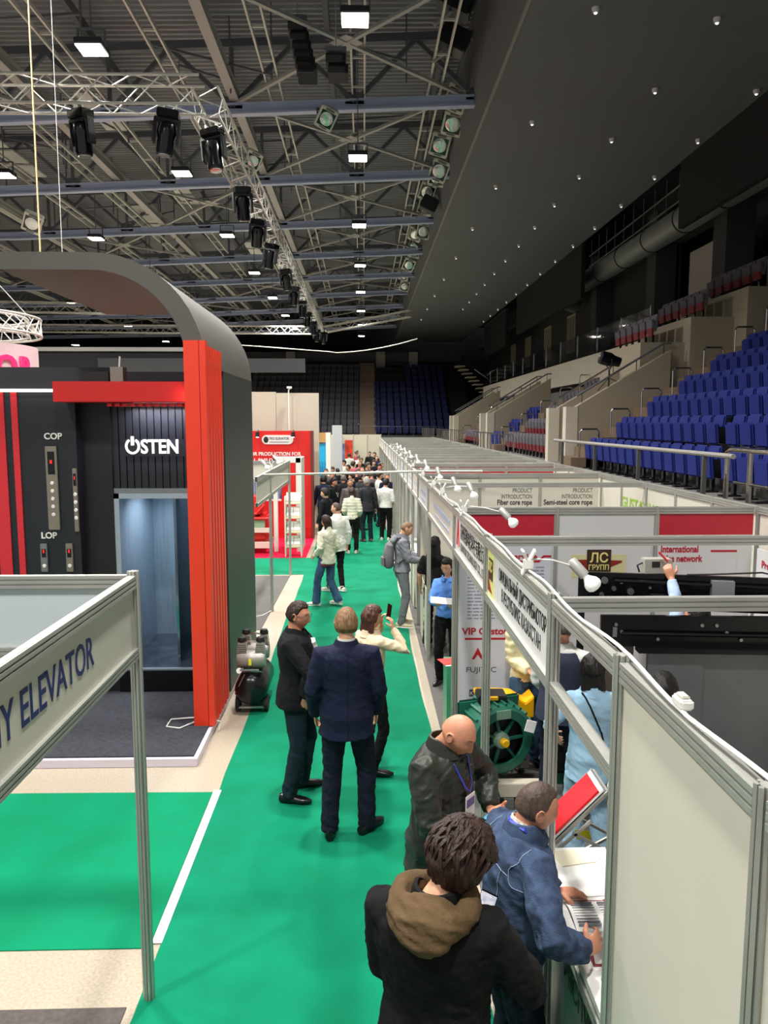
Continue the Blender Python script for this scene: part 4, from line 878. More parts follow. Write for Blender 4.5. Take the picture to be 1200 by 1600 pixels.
# clamp-on arm lights
def armlight(base, tip, lab, s=1., turn=0.):
    bx, by, bz = base; t = thing('arm_light', lab, 'lamp', base); tx, ty, tz_ = tip
    b = MB()
    for a in (-1, 1): b.bar((bx + .03 * a, by + .02, bz - .03), (bx - .035 * a, by - .01, bz + .11), .012, .05, up=(0, 1, 0)); 
    b.cbox((bx, by, bz + .03), (.05, .05, .05)); b.build('clamp', M_white, t, bevel=.003)
    MB().tube([(bx, by, bz + .06), ((bx + tx) / 2, (by + ty) / 2, (bz + tz_) / 2 + .045), (tx, ty, tz_)], .0055, 6).build('arm', M_white, t, smooth=True)
    d = Vector((.55 + turn, -.35, -.62)).normalized(); M = Matrix.Translation((tx, ty, tz_)) @ d.to_track_quat('Z', 'Y').to_matrix().to_4x4()
    MB().lathe([(0, -.055), (.026, -.05), (.03, -.04), (.03, .055), (.028, .062), (0, .062)], 18, M).build('holder', mat('lamp_holder_grey', '#c2c0bb', .35, .3), t, smooth=True)
    MB().lathe([(.016, .06), (.02, .075), (.042, .105), (.047, .125), (.043, .142), (.026, .156), (0, .16)], 18, M).build('bulb', mat('reflector_bulb', '#f2f0ea', .3, emit=(1, 1, .97), estr=.25), t, smooth=True)
armlight((XF, 4.12, 2.52), (1.17, 4.12, 2.53), 'white clamp-on arm light above the Cyrillic fascia')
armlight((XF, 6.8, 2.52), (1.25, 6.75, 2.52), 'white clamp-on arm light above the red-triangle fascia')
armlight((XF, 8.7, 2.52), (1.2, 8.6, 2.6), 'clamp-on arm light in front of the rope posters', turn=-.3)
armlight((XF, 9.8, 2.52), (1.15, 9.7, 2.58), 'clamp-on arm light left of PRODUCT lettering', turn=-.3)
for i in range(7): armlight((XF, 11.6 + 2.3 * i, 2.52), (1.12, 11.5 + 2.3 * i, 2.6), f'distant clamp-on arm light on the right row, {ORD[i]} beyond the rope booth', turn=-.4)
for i, y in enumerate((13.6, 15.4)): armlight((-1.62, y, 2.52), (-1.75, y - .1, 2.62), f'clamp-on arm light on the left open frame, {["near", "far"][i]} one')
# ---- posters on partition A
M_redink = mat('red_ink', '#b5162a', .5)
t = thing('poster', 'tall white poster with grey text and VIP Customers heading', 'poster', (1.36, 7.38, 1.2)); Y = 7.385
MB().box(.95, 1.84, Y, Y + .008, .3, 2.15).build('sheet', mat('lilac_print', '#d3d2de', .45), t)
b = MB(); rr = random.Random(3)
for k in range(16):
    z = 1.90 - .034 * k; x = 1.02
    while x < 1.74:
        w_ = rr.uniform(.03, .09); b.box(x, min(x + w_, 1.77), Y - .0025, Y, z, z + .013); x += w_ + .014
b.build('text_lines', mat('text_grey', '#8d8fa0', .6), t)
lettering('lettering', 'Service', .085, (1.42, Y - .003, 1.985), (1, 0, 0), (0, 0, 1), M_redink, t, .0005, box=.28, bold=.03)
def redbar(t, x0, x1, z, w2, up=.06, th=.02):
    b = MB(); b.prism([(x0, z), (x1, z), (x1 + .05, z + up), (w2, z + up), (w2, z + up + th), (x1 + .04, z + up + th), (x1 - .01, z + th), (x0, z + th)], Y - .003, Y, axis='y'); b.build('heading_line', M_redink, t)
redbar(t, 1.3, 1.72, 1.955, 1.84, .05)
lettering('lettering', 'VIP Customers', .095, (.97, Y - .003, 1.235), (1, 0, 0), (0, 0, 1), M_redink, t, .0005, box=.62, bold=.03)
redbar(t, 1.0, 1.66, 1.18, 1.84)
b = MB(); b.prism([(1.07, .98), (1.13, 1.1), (1.19, .98), (1.165, .98), (1.13, 1.03), (1.095, .98)], Y - .003, Y, axis='y'); b.build('customer_logo', M_redink, t)
lettering('lettering', 'FUJITEC', .075, (1.01, Y - .003, .85), (1, 0, 0), (0, 0, 1), mat('ink_dark_grey', '#4a4a52', .6), t, .0005, box=.3)
for i, ch in enumerate('KONE'): 
    MB().box(1.05 + .052 * i, 1.098 + .052 * i, Y - .003, Y, .6, .67).build('letter_tile', M_blue, t); lettering('lettering', ch, .06, (1.074 + .052 * i, Y - .005, .613), (1, 0, 0), (0, 0, 1), M_white, t, .0005, 'CENTER')
lettering('lettering', 'TK', .13, (1.04, Y - .003, .4), (1, 0, 0), (0, 0, 1), mat('plum_ink', '#5a1a4a', .5), t, .0005, box=.15, bold=.02)
lettering('lettering', 'TO', .055, (1.6, Y - .003, .735), (1, 0, 0), (0, 0, 1), M_redink, t, .0005)
t = thing('poster', 'white poster with square brown emblem of Cyrillic letters', 'poster', (2.3, 7.38, 1.2))
MB().box(1.9, 2.82, Y, Y + .008, .3, 2.15).build('sheet', M_panelw, t)
b = MB(); b.box(2.04, 2.58, Y - .003, Y, 1.8, 2.03); b.build('emblem_field', mat('cream_print', '#d6cf9c', .5), t)
b = MB(); b.prism([(2.05, 1.98), (2.07, 1.88), (2.15, 1.82), (2.32, 1.8), (2.32, 1.86), (2.54, 1.95), (2.54, 1.97), (2.2, 1.98)], Y - .005, Y - .003, axis='y'); b.build('emblem_red', mat('maroon_print'), t) if False else b.build('emblem_red', MATS['maroon_print'], t)
MB().box(2.19, 2.43, Y - .007, Y - .005, 1.86, 2.08).build('emblem_square', MATS['brown_print'], t)
lettering('lettering', 'ЛС', .13, (2.31, Y - .009, 1.955), (1, 0, 0), (0, 0, 1), MATS['yellow_ink'], t, .0005, 'CENTER', box=.18, bold=.02)
lettering('lettering', 'ГРУПП', .07, (2.31, Y - .009, 1.88), (1, 0, 0), (0, 0, 1), MATS['yellow_ink'], t, .0005, 'CENTER', box=.2, bold=.02)
lettering('lettering', 'ОФИЦИАЛЬНЫЙ', .08, (1.93, Y - .003, 1.56), (1, 0, 0), (0, 0, 1), M_ink, t, .0005, box=.62)
t = thing('poster', 'white poster headed International sales network in red', 'poster', (3.3, 7.38, 1.2)); MB().box(2.88, 3.68, Y, Y + .008, .3, 2.15).build('sheet', M_panelw, t)
lettering('lettering', 'International\nsales network', .095, (2.92, Y - .003, 2.05), (1, 0, 0), (0, 0, 1), M_redink, t, .0005, box=.42, bold=.03)
redbar(t, 3.42, 3.42, 2.05, 3.68, .0, .02)
t = thing('poster', 'narrow poster headed Product in red, at the booth corner', 'poster', (3.84, 7.0, 1.2)); MB().box(3.84, 3.85, 6.0, 7.3, .3, 2.1).build('sheet', M_panelw, t)
for s, sz, z in (('Product', .1, 1.93), ('HS small standard', .075, 1.78), ('package machine', .075, 1.69)): lettering('lettering', s, sz, (3.835, 7.2, z), (0, -1, 0), (0, 0, 1), M_redink, t, .0005, box=.34 if sz > .09 else .9, bold=.02)
for i, (x0, x1) in enumerate(((1.0, 1.1),)): pass
# red strip text on crimson wall headers (tiny marks)
# ---- lift door mechanism exhibit
M_blk2 = mat('gloss_black_steel', '#0e0f13', .22, .3)
t = thing('landing_door_header', 'upper glossy black lift door header with rollers', 'machine', (2.9, 6.6, 2.0))
MB().box(1.9, 3.8, 6.62, 6.66, 1.72, 2.01).build('back_plate', M_blk2, t, bevel=.004)
b = MB(); b.tube([(2.2, 6.58, 1.95), (3.8, 6.58, 1.93)], .018, 8); b.tube([(2.5, 6.58, 1.84), (3.8, 6.58, 1.82)], .018, 8); b.box(2.3, 3.8, 6.5, 6.62, 1.73, 1.76); b.build('guide_rail', M_blk2, t)
b2 = 0
for x, z, r in ((2.12, 1.95, .03), (2.2, 1.88, .02), (2.26, 1.94, .015), (2.34, 1.86, .03), (2.5, 1.9, .012), (2.1, 1.82, .02)): MB().lathe([(0, 0), (r, 0), (r, .03), (0, .03)], 14, Matrix.Translation((x, 6.6, z)) @ Matrix.Rotation(R(90), 4, 'X')).build('roller', M_steel, t)
MB().box(3.0, 3.18, 6.55, 6.62, 1.78, 1.98).build('zinc_plate', mat('zinc_plate', '#9ea1a3', .4, .6), t)
MB().tube([(2.8, 6.6, 2.02), (3.0, 6.6, 2.03), (3.4, 6.6, 2.06), (3.6, 6.6, 2.02)], .008, 6).build('cable', M_black, t)
for x in (1.93, 3.78): MB().box(x - .03, x + .03, 6.6, 6.68, .009, 1.72).build('upright', M_blk2, t)
turn(t, (1.9, 6.64, 0), -12)
t = thing('car_door_header', 'lower glossy black lift door header carrying grey door panels', 'machine', (2.6, 5.4, 1.8))
MB().box(1.66, 3.5, 5.2, 5.24, 1.76, 1.98).build('back_plate', M_blk2, t, bevel=.004)
b = MB(); b.tube([(1.8, 5.17, 1.86), (3.5, 5.17, 1.85)], .014, 8); b.box(1.9, 3.5, 5.1, 5.2, 1.74, 1.77); b.build('guide_rail', M_blk2, t)
for i, x in enumerate((1.76, 1.8, 2.05, 2.45, 2.52, 2.62, 2.35)): MB().lathe([(0, 0), (.012, 0), (.012, .015), (0, .015)], 10, Matrix.Translation((x, 5.195, 1.92 - .05 * (i % 3))) @ Matrix.Rotation(R(90), 4, 'X')).build('bolt', M_steel, t)
MB().box(1.74, 1.77, 5.19, 5.2, 1.83, 1.9).build('label_plate', M_steel, t)
M_door = mat('door_steel', '#74777a', .35, .6, var=.08, vscale=3)
MB().box(1.98, 2.36, 5.16, 5.2, .03, 1.74).build('door_panel', M_door, t); MB().box(2.365, 2.9, 5.18, 5.22, .03, 1.73).build('door_panel', M_door, t)
b = MB(); b.box(2.93, 2.98, 5.1, 5.25, .006, 1.74); b.box(1.68, 1.74, 5.15, 5.3, .006, 1.76); b.box(1.8, 1.92, 5.3, 5.4, .006, 1.76); b.build('upright', mat('brown_steel', '#6a625c', .35, .7), t)
MB().box(2.94, 2.99, 5.0, 5.1, 1.55, 1.7).build('spring_unit', M_steel, t)
for c in t.children:
    for v in c.data.vertices:
        p = wm(c) @ v.co; q = Vector((p.x * 1.13, p.y * 1.13, 3.32 + (p.z - 3.32) * 1.13 if p.z > .5 else p.z)); q.x = min(q.x, 3.82); v.co = wm(c).inverted() @ q
turn(t, (1.9, 5.9, 0), -4)
t = thing('control_box', 'grey electronic box with cables on the upper door header', 'device', (2.75, 6.6, 2.08)); MB().box(2.44, 2.68, 6.5, 6.62, 2.01, 2.14).build('case', mat('device_grey', '#a8a49c', .4), t, bevel=.006); MB().box(2.5, 2.57, 6.495, 6.5, 2.07, 2.12).build('display', M_ink, t); MB().tube([(2.44, 6.56, 2.1), (2.39, 6.55, 2.08), (2.41, 6.55, 2.02)], .008, 6).build('cable', M_black, t)
# ---- green gearless machine with yellow guard
t = thing('traction_machine', 'green ribbed lift traction machine with yellow guard on a cream base', 'machine', (1.5, 6.4, 0))
cx, cy, cz = 1.22, 6.05, .64
M_grn = mat('machine_green', '#1f5f4c', .4); M_yel = mat('machine_yellow', '#e8ae10', .4)
rotm = Matrix.Translation((cx, cy, cz)) @ Matrix.Rotation(R(18), 4, 'Z') @ Matrix.Rotation(R(90), 4, 'X')
MB().lathe([(.245, .02), (.245, .05), (.33, .05), (.36, .02), (.36, -.36), (.33, -.4), (0, -.4)], 40, rotm, cap=False).build('housing', M_grn, t, smooth=True)
b = MB()
for k in range(26):
    a = 2 * math.pi * k / 26
    if True: q = rotm @ Matrix.Rotation(a, 4, 'Z'); s = MB(); s.M = q; s.box(.35, .385, -.012, .012, -.36, .02); b.add(s.v, s.f)
b.build('cooling_fin', M_grn, t)['kind'] = 'stuff'
s = MB(); s.M = rotm; s.box(-.36, .36, -.36, .36, -.3, -.26); s.build('flange', M_grn, t, bevel=.02)
s = MB(); s.M = rotm
for k in range(7): a = 2 * math.pi * k / 7; s.bar((.06 * math.cos(a), .06 * math.sin(a), .0), (.26 * math.cos(a), .26 * math.sin(a), -.02), .025, .03)
s.build('spoke', M_grn, t)['kind'] = 'stuff'
MB().lathe([(0, -.05), (.24, -.05)], 30, rotm, cap=False).build('recess', M_black, t)
MB().lathe([(.0, .06), (.07, .06), (.085, .03), (.085, -.04)], 20, rotm).build('hub_ring', mat('pale_green_steel', '#9db8a8', .3, .5), t, smooth=True)
MB().lathe([(0, .12), (.035, .12), (.042, .11), (.042, .0)], 16, rotm).build('shaft', M_yel, t, smooth=True)
s = MB(); s.M = rotm; s.box(-.08, .08, .24, .33, .052, .062); s.build('name_plate', mat('green_plate', '#8fb29a', .3, .4), t)
b = MB(); b.box(1.0, 1.3, 6.15, 6.4, .98, 1.06); b.build('terminal_box', M_black, t, bevel=.01); MB().box(1.05, 1.2, 6.12, 6.16, 1.03, 1.06).build('yellow_label', M_yel, t)
b = MB(); b.prism([(1.02, .98), (1.42, .96), (1.55, .88), (1.64, .96), (1.64, .72), (1.55, .72), (1.5, .82), (1.38, .9), (1.02, .92)], 6.42, 6.68, axis='y'); b.build('yellow_guard', M_yel, t, bevel=.01)
MB().lathe([(0, 0), (.26, 0), (.26, .14), (0, .14)], 30, Matrix.Translation((cx + .1, cy + .56, cz)) @ Matrix.Rotation(R(18), 4, 'Z') @ Matrix.Rotation(R(90), 4, 'X')).build('sheave', M_yel, t, smooth=True)
for y in (5.85, 6.5): MB().box(.98, 1.62, y, y + .13, .12, .26).build('base_beam', M_cream, t, bevel=.006)
for x in (1.05, 1.22, 1.42): MB().box(x, x + .1, 5.82, 5.95, .012, .12).build('foot_block', M_steel, t)
MB().cbox((1.5, 5.95, .82), (.1, .01, .12), Matrix.Rotation(R(15), 3, 'Y')).build('paper_tag', M_paper, t)
MB().bar((.985, 6.0, .5), (1.03, 6.0, .92), .02, .02).build('red_lever', M_redp, t)
t.scale = (.86, .86, .86); t.location = (1.44, 6.74, 0)
# second, black machine partly hidden at the right of it
t = thing('black_machine', 'dark lift brake assembly right of the green machine', 'machine', (1.83, 6.85, 0)); b = MB(); b.box(1.72, 1.95, 6.7, 7.0, .1, .75); b.build('body', M_black, t, bevel=.03); MB().lathe([(0, 0), (.1, 0), (.1, .08), (0, .08)], 18, Matrix.Translation((1.82, 6.7, .5)) @ Matrix.Rotation(R(90), 4, 'X')).build('wheel', M_steel, t, smooth=True); MB().box(1.72, 1.95, 6.7, 7.0, .009, .1).build('base', M_grn, t)
# ---- literature counter with catalogues, folding display
t = thing('booth_counter', 'literature counter with white top behind the open frame', 'counter', (1.12, 3.1, 0))
MB().box(.93, 1.42, 2.62, 3.95, .96, 1.0).build('counter_top', M_white, t, bevel=.003)
MB().box(.95, .965, 2.62, 3.93, .02, .95).build('front_panel', mat('dark_green_reflective', '#4c5a54', .3, .2), t)
b = MB(); rail(b, (.94, 2.62, .925), (.94, 3.94, .925), .04, .05); b.build('top_rail', M_alu, t)
for y in (2.75, 3.9): b = MB(); post_mesh(b, .945, y, .01, .95); b.build('leg', M_alu, t)
lettering('lettering', 'РЕСПУБЛИКА', .14, (.944, 3.35, .72), (0, -1, 0), (0, 0, 1), M_ink, t, .0005, box=.8, bold=.01)
t = thing('open_catalogue', 'open catalogue with printed pages under the denim man\'s hands', 'catalogue', (1.13, 3.3, 1.0))
def page(b, x0, x1, y0, y1, z0, curl=.03, n=8):
    vs_ = []; 
    for i in range(n + 1):
        u = i / n; y = y0 + (y1 - y0) * u; z = z0 + curl * math.sin(math.pi * u) + .002
        vs_ += [(x0, y, z), (x1, y, z), (x0, y, z - .004), (x1, y, z - .004)]
    fs = []
    for i in range(n): a = 4 * i; c = a + 4; fs += [(a, a + 1, c + 1, c), (a + 2, c + 2, c + 3, a + 3), (a, c, c + 2, a + 2), (a + 1, a + 3, c + 3, c + 1)]
    fs += [(0, 2, 3, 1), (4 * n, 4 * n + 1, 4 * n + 3, 4 * n + 2)]; b.add(vs_, fs)
b = MB(); page(b, .97, 1.24, 3.24, 3.46, 1.006, .02); b.build('left_page', M_paper, t, smooth=True)
b = MB(); page(b, .99, 1.25, 3.03, 3.235, 1.006, .055); b.build('right_page', M_paper, t, smooth=True)
MB().box(.98, 1.25, 3.02, 3.47, 1.0, 1.006).build('cover', mat('maroon_cover', '#7a1424', .4), t)
b = MB()
for k in range(9):
    for j in range(2): b.box(.985 + .13 * j, 1.09 + .13 * j, 3.262 + .02 * k, 3.2645 + .02 * k, 1.0285 - .00022 * (k - 4) ** 2 * 4, 1.0295 + .0)
b.build('text_lines', M_inkg, t); MB().box(1.15, 1.165, 3.26, 3.44, 1.029, 1.031).build('red_stripe', M_redink, t)
def booklet(name, lab, x, y, z, w_, h_, m, rz=0., cat='booklet', th=.006):
    o = MB().box(-w_ / 2, w_ / 2, -h_ / 2, h_ / 2, 0, th).build(name, m, bevel=.001); o.location = (x, y, z); o.rotation_euler = (0, 0, rz); return tag(o, lab, cat)
booklet('booklet', 'white booklet behind the open catalogue', 1.08, 3.6, 1.0, .21, .2, M_paper, .1); booklet('booklet', 'bright red booklet near the brown sleeve', 1.3, 3.55, 1.0, .15, .18, M_redp, -.1)
booklet('paper_sheet', 'blank white paper stack near the cream panel', 1.12, 2.8, 1.0, .25, .3, M_paper, .05, 'paper', .012); booklet('paper_sheet', 'yellowish sheet on the counter by the far post', 1.12, 3.85, 1.0, .2, .14, mat('cream_paper', '#ddd6bc', .6), .2, 'paper')
# folding literature stand with red catalogues
t = thing('folding_literature_stand', 'zigzag aluminium literature stand leaning behind the counter', 'display stand', (1.1, 4.2, 0))
P0 = Vector((1.08, 4.08, .95)); u = Vector((.31, .06, .27)); 
b = MB()
for yy in (0, .28):
    o_ = Vector((0, yy, 0)); a = P0 + o_; 
    b.bar(a, a + u, .016, .02); b.bar(a + Vector((.1, 0, .06)), a + Vector((.42, 0, -.12)), .014, .016); b.bar(a + Vector((.42, 0, -.12)), a + Vector((.05, 0, -.32)), .014, .016); b.bar(a + Vector((-.05, 0, -.1)), a + Vector((.18, 0, -.35)), .014, .016); b.bar(a + Vector((.2, 0, .13)), a + Vector((-.05, 0, -.1)), .014, .016); b.bar(a + Vector((.18, 0, -.35)), a + Vector((.3, 0, -.93)), .014, .016); b.bar(a + Vector((-.02, 0, -.34)), a + Vector((-.05, 0, -.93)), .014, .016)
for q in ((0, 0, 0), tuple(u), (.42, 0, -.12), (.05, 0, -.32), (.18, 0, -.35)): b.bar(P0 + Vector(q), P0 + Vector(q) + Vector((0, .28, 0)), .014, .014)
b.build('frame', M_alu, t); 
tray = MB(); nrm = Vector((-.32, 0, .42)).normalized() * .012
v0 = P0 + nrm; q = [v0, v0 + u, v0 + u + Vector((0, .28, 0)), v0 + Vector((0, .28, 0))]; tray.add(q + [p - nrm * .4 for p in q], [(0, 1, 2, 3), (7, 6, 5, 4), (0, 4, 5, 1), (1, 5, 6, 2), (2, 6, 7, 3), (3, 7, 4, 0)]); tray.build('tray', M_steel, t)
def slab(p, u_, v_, n_, th, name, m, lab, cat, grp=None):
    b = MB(); q = [p, p + u_, p + u_ + v_, p + v_]; b.add(q + [a + n_ * th for a in q], [(3, 2, 1, 0), (4, 5, 6, 7), (0, 1, 5, 4), (1, 2, 6, 5), (2, 3, 7, 6), (3, 0, 4, 7)]); return tag(b.build(name, m), lab, cat, grp)
nn = nrm.normalized(); slab(P0 + nn * .02, u * .97, Vector((0, .24, 0)), nn, .012, 'catalogue', M_paper, 'white-edged catalogue under the red one on the folding stand', 'catalogue')
o = slab(P0 + nn * .034 + u * -.02, u * .93, Vector((0, .22, 0)), nn, .014, 'catalogue', mat('bright_red_cover', '#e0202a', .3), 'glossy red catalogue lying on the folding stand', 'catalogue')
for i, (x, z) in enumerate(((1.26, .86), (1.14, .68))): slab(Vector((x, 4.28, z)), Vector((.09, 0, -.01)), Vector((0, .05, .03)), Vector((0, -1, 0)), .004, 'yellow_note', mat('neon_yellow', '#e8e020', .5), f'neon yellow label on the folding stand, {["upper", "lower"][i]}', 'label')
# ---- counters further along the right row
def infodesk(y0, y1, lab):
    t = thing('info_counter', lab, 'counter', (XF, y0, 0)); MB().box(XF + .03, XF + .5, y0 + .05, y1 - .05, .97, 1.0).build('counter_top', M_whitem, t); MB().box(XF - .004, XF + .004, y0 + .04, y1 - .04, .03, .95).build('front_panel', M_panel, t); b = MB(); rail(b, (XF, y0 + .04, .95), (XF, y1 - .04, .95), .04, .05); b.build('top_rail', M_alu, t); MB().box(XF + .02, XF + .5, y0 + .04, y0 + .048, .03, .95).build('side_panel', M_panel, t); return t
tag(MB().box(XF - .004, XF + .004, 10.64, 11.86, .03, .95).build('low_panel', M_panel), 'low white panel beside the long-haired person in black', 'panel'); infodesk(13.4, 14.7, 'white counter beyond the grey tracksuit man')
t = thing('glass_cabinet', 'pale display cabinet with product pictures behind the tracksuit man', 'display case', (1.05, 15.2, 0)); MB().box(.98, 1.5, 15.0, 15.4, .0, 1.0).build('body', M_whitem, t); MB().box(1.0, 1.5, 15.6, 15.64, .9, 2.2).build('poster', M_panelw, t)
for z in (1.15, 1.6): MB().box(1.12, 1.34, 15.58, 15.6, z, z + .3).build('picture', mat('brownish_picture', '#9a8488', .5), t)
t = thing('leaflet_stand', 'small green-sided stand with red leaflets by the booth post', 'leaflet stand', (.95, 7.6, 0)); MB().box(.86, 1.15, 7.7, 8.05, .006, .8).build('body', mat('green_side', '#3f8f6c', .3), t); booklet('leaflet', 'red leaflet fanned on the green-sided stand', .93, 7.85, .815, .26, .2, mat('leaflet_red', '#e03428', .4), .3, 'leaflet'); booklet('leaflet', 'white leaflet under the red one by the booth post', .96, 7.82, .805, .26, .2, M_paper, .15, 'leaflet')
t = thing('tablet_display', 'small black display with diagonal stripes behind the glasses woman', 'display', (1.45, 10.2, 1.3)); MB().box(1.3, 1.55, 10.25, 10.28, 1.25, 1.75).build('screen', M_blackg, t)
b = MB()
for k in range(7): b.bar((1.32 + .02 * k, 10.24, 1.3 + .02 * k), (1.40 + .02 * k, 10.24, 1.38 + .055 * k), .006, .004)
b.build('stripe', M_inkg, t)
# =====================================================  AIR COMPRESSOR
t = thing('air_compressor', 'black tank air compressor with twin silver cylinders beside the dark arch', 'compressor', (-1.27, 8.6, 0))
M_tank = mat('tank_black', '#15171a', .25, .2)
M = Matrix.Translation((-1.27, 8.45, .36)) @ Matrix.Rotation(R(-90), 4, 'X')
MB().lathe([(0, -.06), (.12, -.05), (.2, -.01), (.235, .06), (.235, .85), (.2, .93), (0, .97)], 28, M).build('tank', M_tank, t, smooth=True)
for s in (-1, 1): MB().lathe([(0, 0), (.12, 0), (.12, .06), (0, .06)], 20, Matrix.Translation((-1.27 + s * .2 - .03, 8.6, .13)) @ Matrix.Rotation(R(90), 4, 'Y')).build('wheel', M_rubber, t, smooth=True)
b = MB(); b.bar((-1.45, 8.5, .1), (-1.09, 8.5, .1), .03, .03); b.bar((-1.4, 9.2, .0), (-1.4, 9.2, .2), .03, .03); b.bar((-1.14, 9.2, .0), (-1.14, 9.2, .2), .03, .03); b.build('axle', M_steel, t)
M_cast = mat('cast_aluminium', '#a09c96', .45, .5, var=.15, vscale=12)
for k in range(2):
    y = 8.6 + .42 * k
    MB().lathe([(.0, -.2), (.11, -.2), (.125, -.16), (.125, .16), (.11, .2), (0, .2)], 22, Matrix.Translation((-1.27, y, .78)) @ Matrix.Rotation(R(90), 4, 'Y')).build('motor', M_cast, t, smooth=True)
    for s in (-1, 1):
        b = MB(); 
        for q in range(5): b.cbox((-1.27 + s * .13, y, .9 + .028 * q), (.14 - .008 * q, .15, .016))
        b.cbox((-1.27 + s * .13, y, .96), (.1, .11, .15)); b.build('cylinder', M_cast, t)
        MB().lathe([(0, 0), (.06, 0), (.065, .03), (.05, .07), (0, .075)], 14, Matrix.Translation((-1.27 + s * .13, y, 1.03))).build('air_filter', M_black, t, smooth=True)
    MB().tube([(-1.4, y - .02, 1.02), (-1.27, y - .05, 1.06), (-1.14, y - .02, 1.02)], .014, 8).build('pipe', M_chrome, t, smooth=True)
MB().cbox((-1.27, 8.44, .78), (.04, .01, .09)).build('yellow_label', MATS['neon_yellow'], t)
MB().lathe([(0, 0), (.04, 0), (.04, .02), (0, .02)], 16, Matrix.Translation((-1.42, 8.42, .66)) @ Matrix.Rotation(R(60), 4, 'X')).build('pressure_gauge', M_white, t)
b = MB(); b.tube([(-1.4, 8.5, .62), (-1.27, 8.42, .66), (-1.12, 8.5, .62)], .012, 8); b.tube([(-1.35, 8.45, .6), (-1.4, 8.4, .5), (-1.5, 8.5, .3), (-1.52, 8.9, .1)], .008, 6); b.tube([(-1.5, 8.9, .65), (-1.4, 8.4, .68), (-1.14, 8.4, .68)], .012, 8); b.build('hose', M_steel, t, smooth=True)
t.scale = (.8, .8, .8); t.location.x -= .02
# =====================================================  PEOPLE
def skinmat(name, col, rough=.5):
    m = mat(name, col, rough, var=.05, vscale=25, bump=.08, bscale=180, attr='tint'); b = m.node_tree.nodes['Principled BSDF']; b.inputs['Subsurface Weight'].default_value = .08; b.inputs['Subsurface Radius'].default_value = (.02, .008, .004); return m
SK_f = skinmat('skin_fair', '#d3a081'); SK_r = skinmat('skin_ruddy', '#c98a6c'); SK_t = skinmat('skin_tan', '#b98a68')
def cloth(name, col, rough=.85, bump=.25, bs=60, var=.12, vs=12, **k): return mat(name, col, rough, var=var, vscale=vs, bump=bump, bscale=bs, spec=.25, **k)
def hairmat(name, col, col2=None): return mat(name, col, .55, var=.35, vscale=60, bump=.5, bscale=120, stretch=(1, 1, .25), spec=.35)
H_dk = hairmat('hair_black', '#14110f'); H_br = hairmat('hair_dark_brown', '#2e1d17'); H_lb = hairmat('hair_light_brown', '#7d5f42'); H_gr = hairmat('hair_grey', '#5e5650'); H_st = hairmat('hair_cropped', '#4a3c34'); H_lg = hairmat('hair_silver', '#8d8a86')
def ss(a, b, x): t = min(1, max(0, (x - a) / (b - a))); return t * t * (3 - 2 * t)
def gs(x, m, s): return math.exp(-((x - m) / s) ** 2)
HA, HB, HC = .076, .098, .118
def head_pt(d, fem=False):
    x, y, z = d[0] * HA, d[1] * HB, d[2] * HC; zn = d[2]
    if zn < -.1:
        t = (-zn - .1) / .9; x *= 1 - (.36 if not fem else .44) * t ** 1.2
        if y < 0: y = y * (1 - .7 * t) + .015 * t
    if y > 0: y = min(y, .088 + (y - .088) * .5)
    if d[1] > 0 and True:
        f = ss(.0, .35, d[1]); ax = abs(x)
        y += f * (.024 * gs(x, 0, .0115) * (ss(.045, -.018, z) * ss(-.046, -.034, z)) + .006 * gs(ax, .011, .007) * gs(z, -.031, .009))
        y += f * (-.009 * gs(ax, .031, .015) * gs(z, .020, .013) + .006 * gs(z, .041, .010) * gs(x, 0, .05) + .006 * gs(x, 0, .021) * (gs(z, -.057, .006) + gs(z, -.070, .0065)) - .004 * gs(x, 0, .022) * gs(z, -.0635, .003) + .007 * gs(x, 0, .02) * gs(z, -.1, .015) + .004 * gs(ax, .043, .018) * gs(z, -.012, .018))
    return Vector((x, y, z))
def sphere_dirs(nu, nv):
    ds = []; fs = []
    for j in range(1, nv):
        t = math.pi * j / nv
        for k in range(nu): a = 2 * math.pi * k / nu; ds.append((math.sin(t) * math.cos(a), math.sin(t) * math.sin(a), math.cos(t)))
    ds += [(0, 0, 1), (0, 0, -1)]; T = len(ds) - 2; B = T + 1
    for k in range(nu): fs.append((T, k, (k + 1) % nu)); fs.append((B, (nv - 2) * nu + (k + 1) % nu, (nv - 2) * nu + k))
    for j in range(nv - 2):
        for k in range(nu): fs.append((j * nu + k, (j + 1) * nu + k, (j + 1) * nu + (k + 1) % nu, j * nu + (k + 1) % nu))
    return ds, fs
def remesh(o, vox, smooth_it=3, fac=.5):
    m = o.modifiers.new('r', 'REMESH'); m.mode = 'VOXEL'; m.voxel_size = vox; m.use_smooth_shade = True
    if smooth_it: s = o.modifiers.new('s', 'SMOOTH'); s.iterations = smooth_it; s.factor = fac
    mats_ = list(o.data.materials); bake(o)
    if not len(o.data.materials):
        for q in mats_: o.data.materials.append(q)
    o.data.shade_smooth(); return o
def getco(me):
    n = len(me.vertices); co = np.empty(n * 3); me.vertices.foreach_get('co', co); no = np.empty(n * 3); me.vertices.foreach_get('normal', no); return co.reshape(-1, 3), no.reshape(-1, 3)
def setco(me, co): me.vertices.foreach_set('co', co.ravel()); me.update()
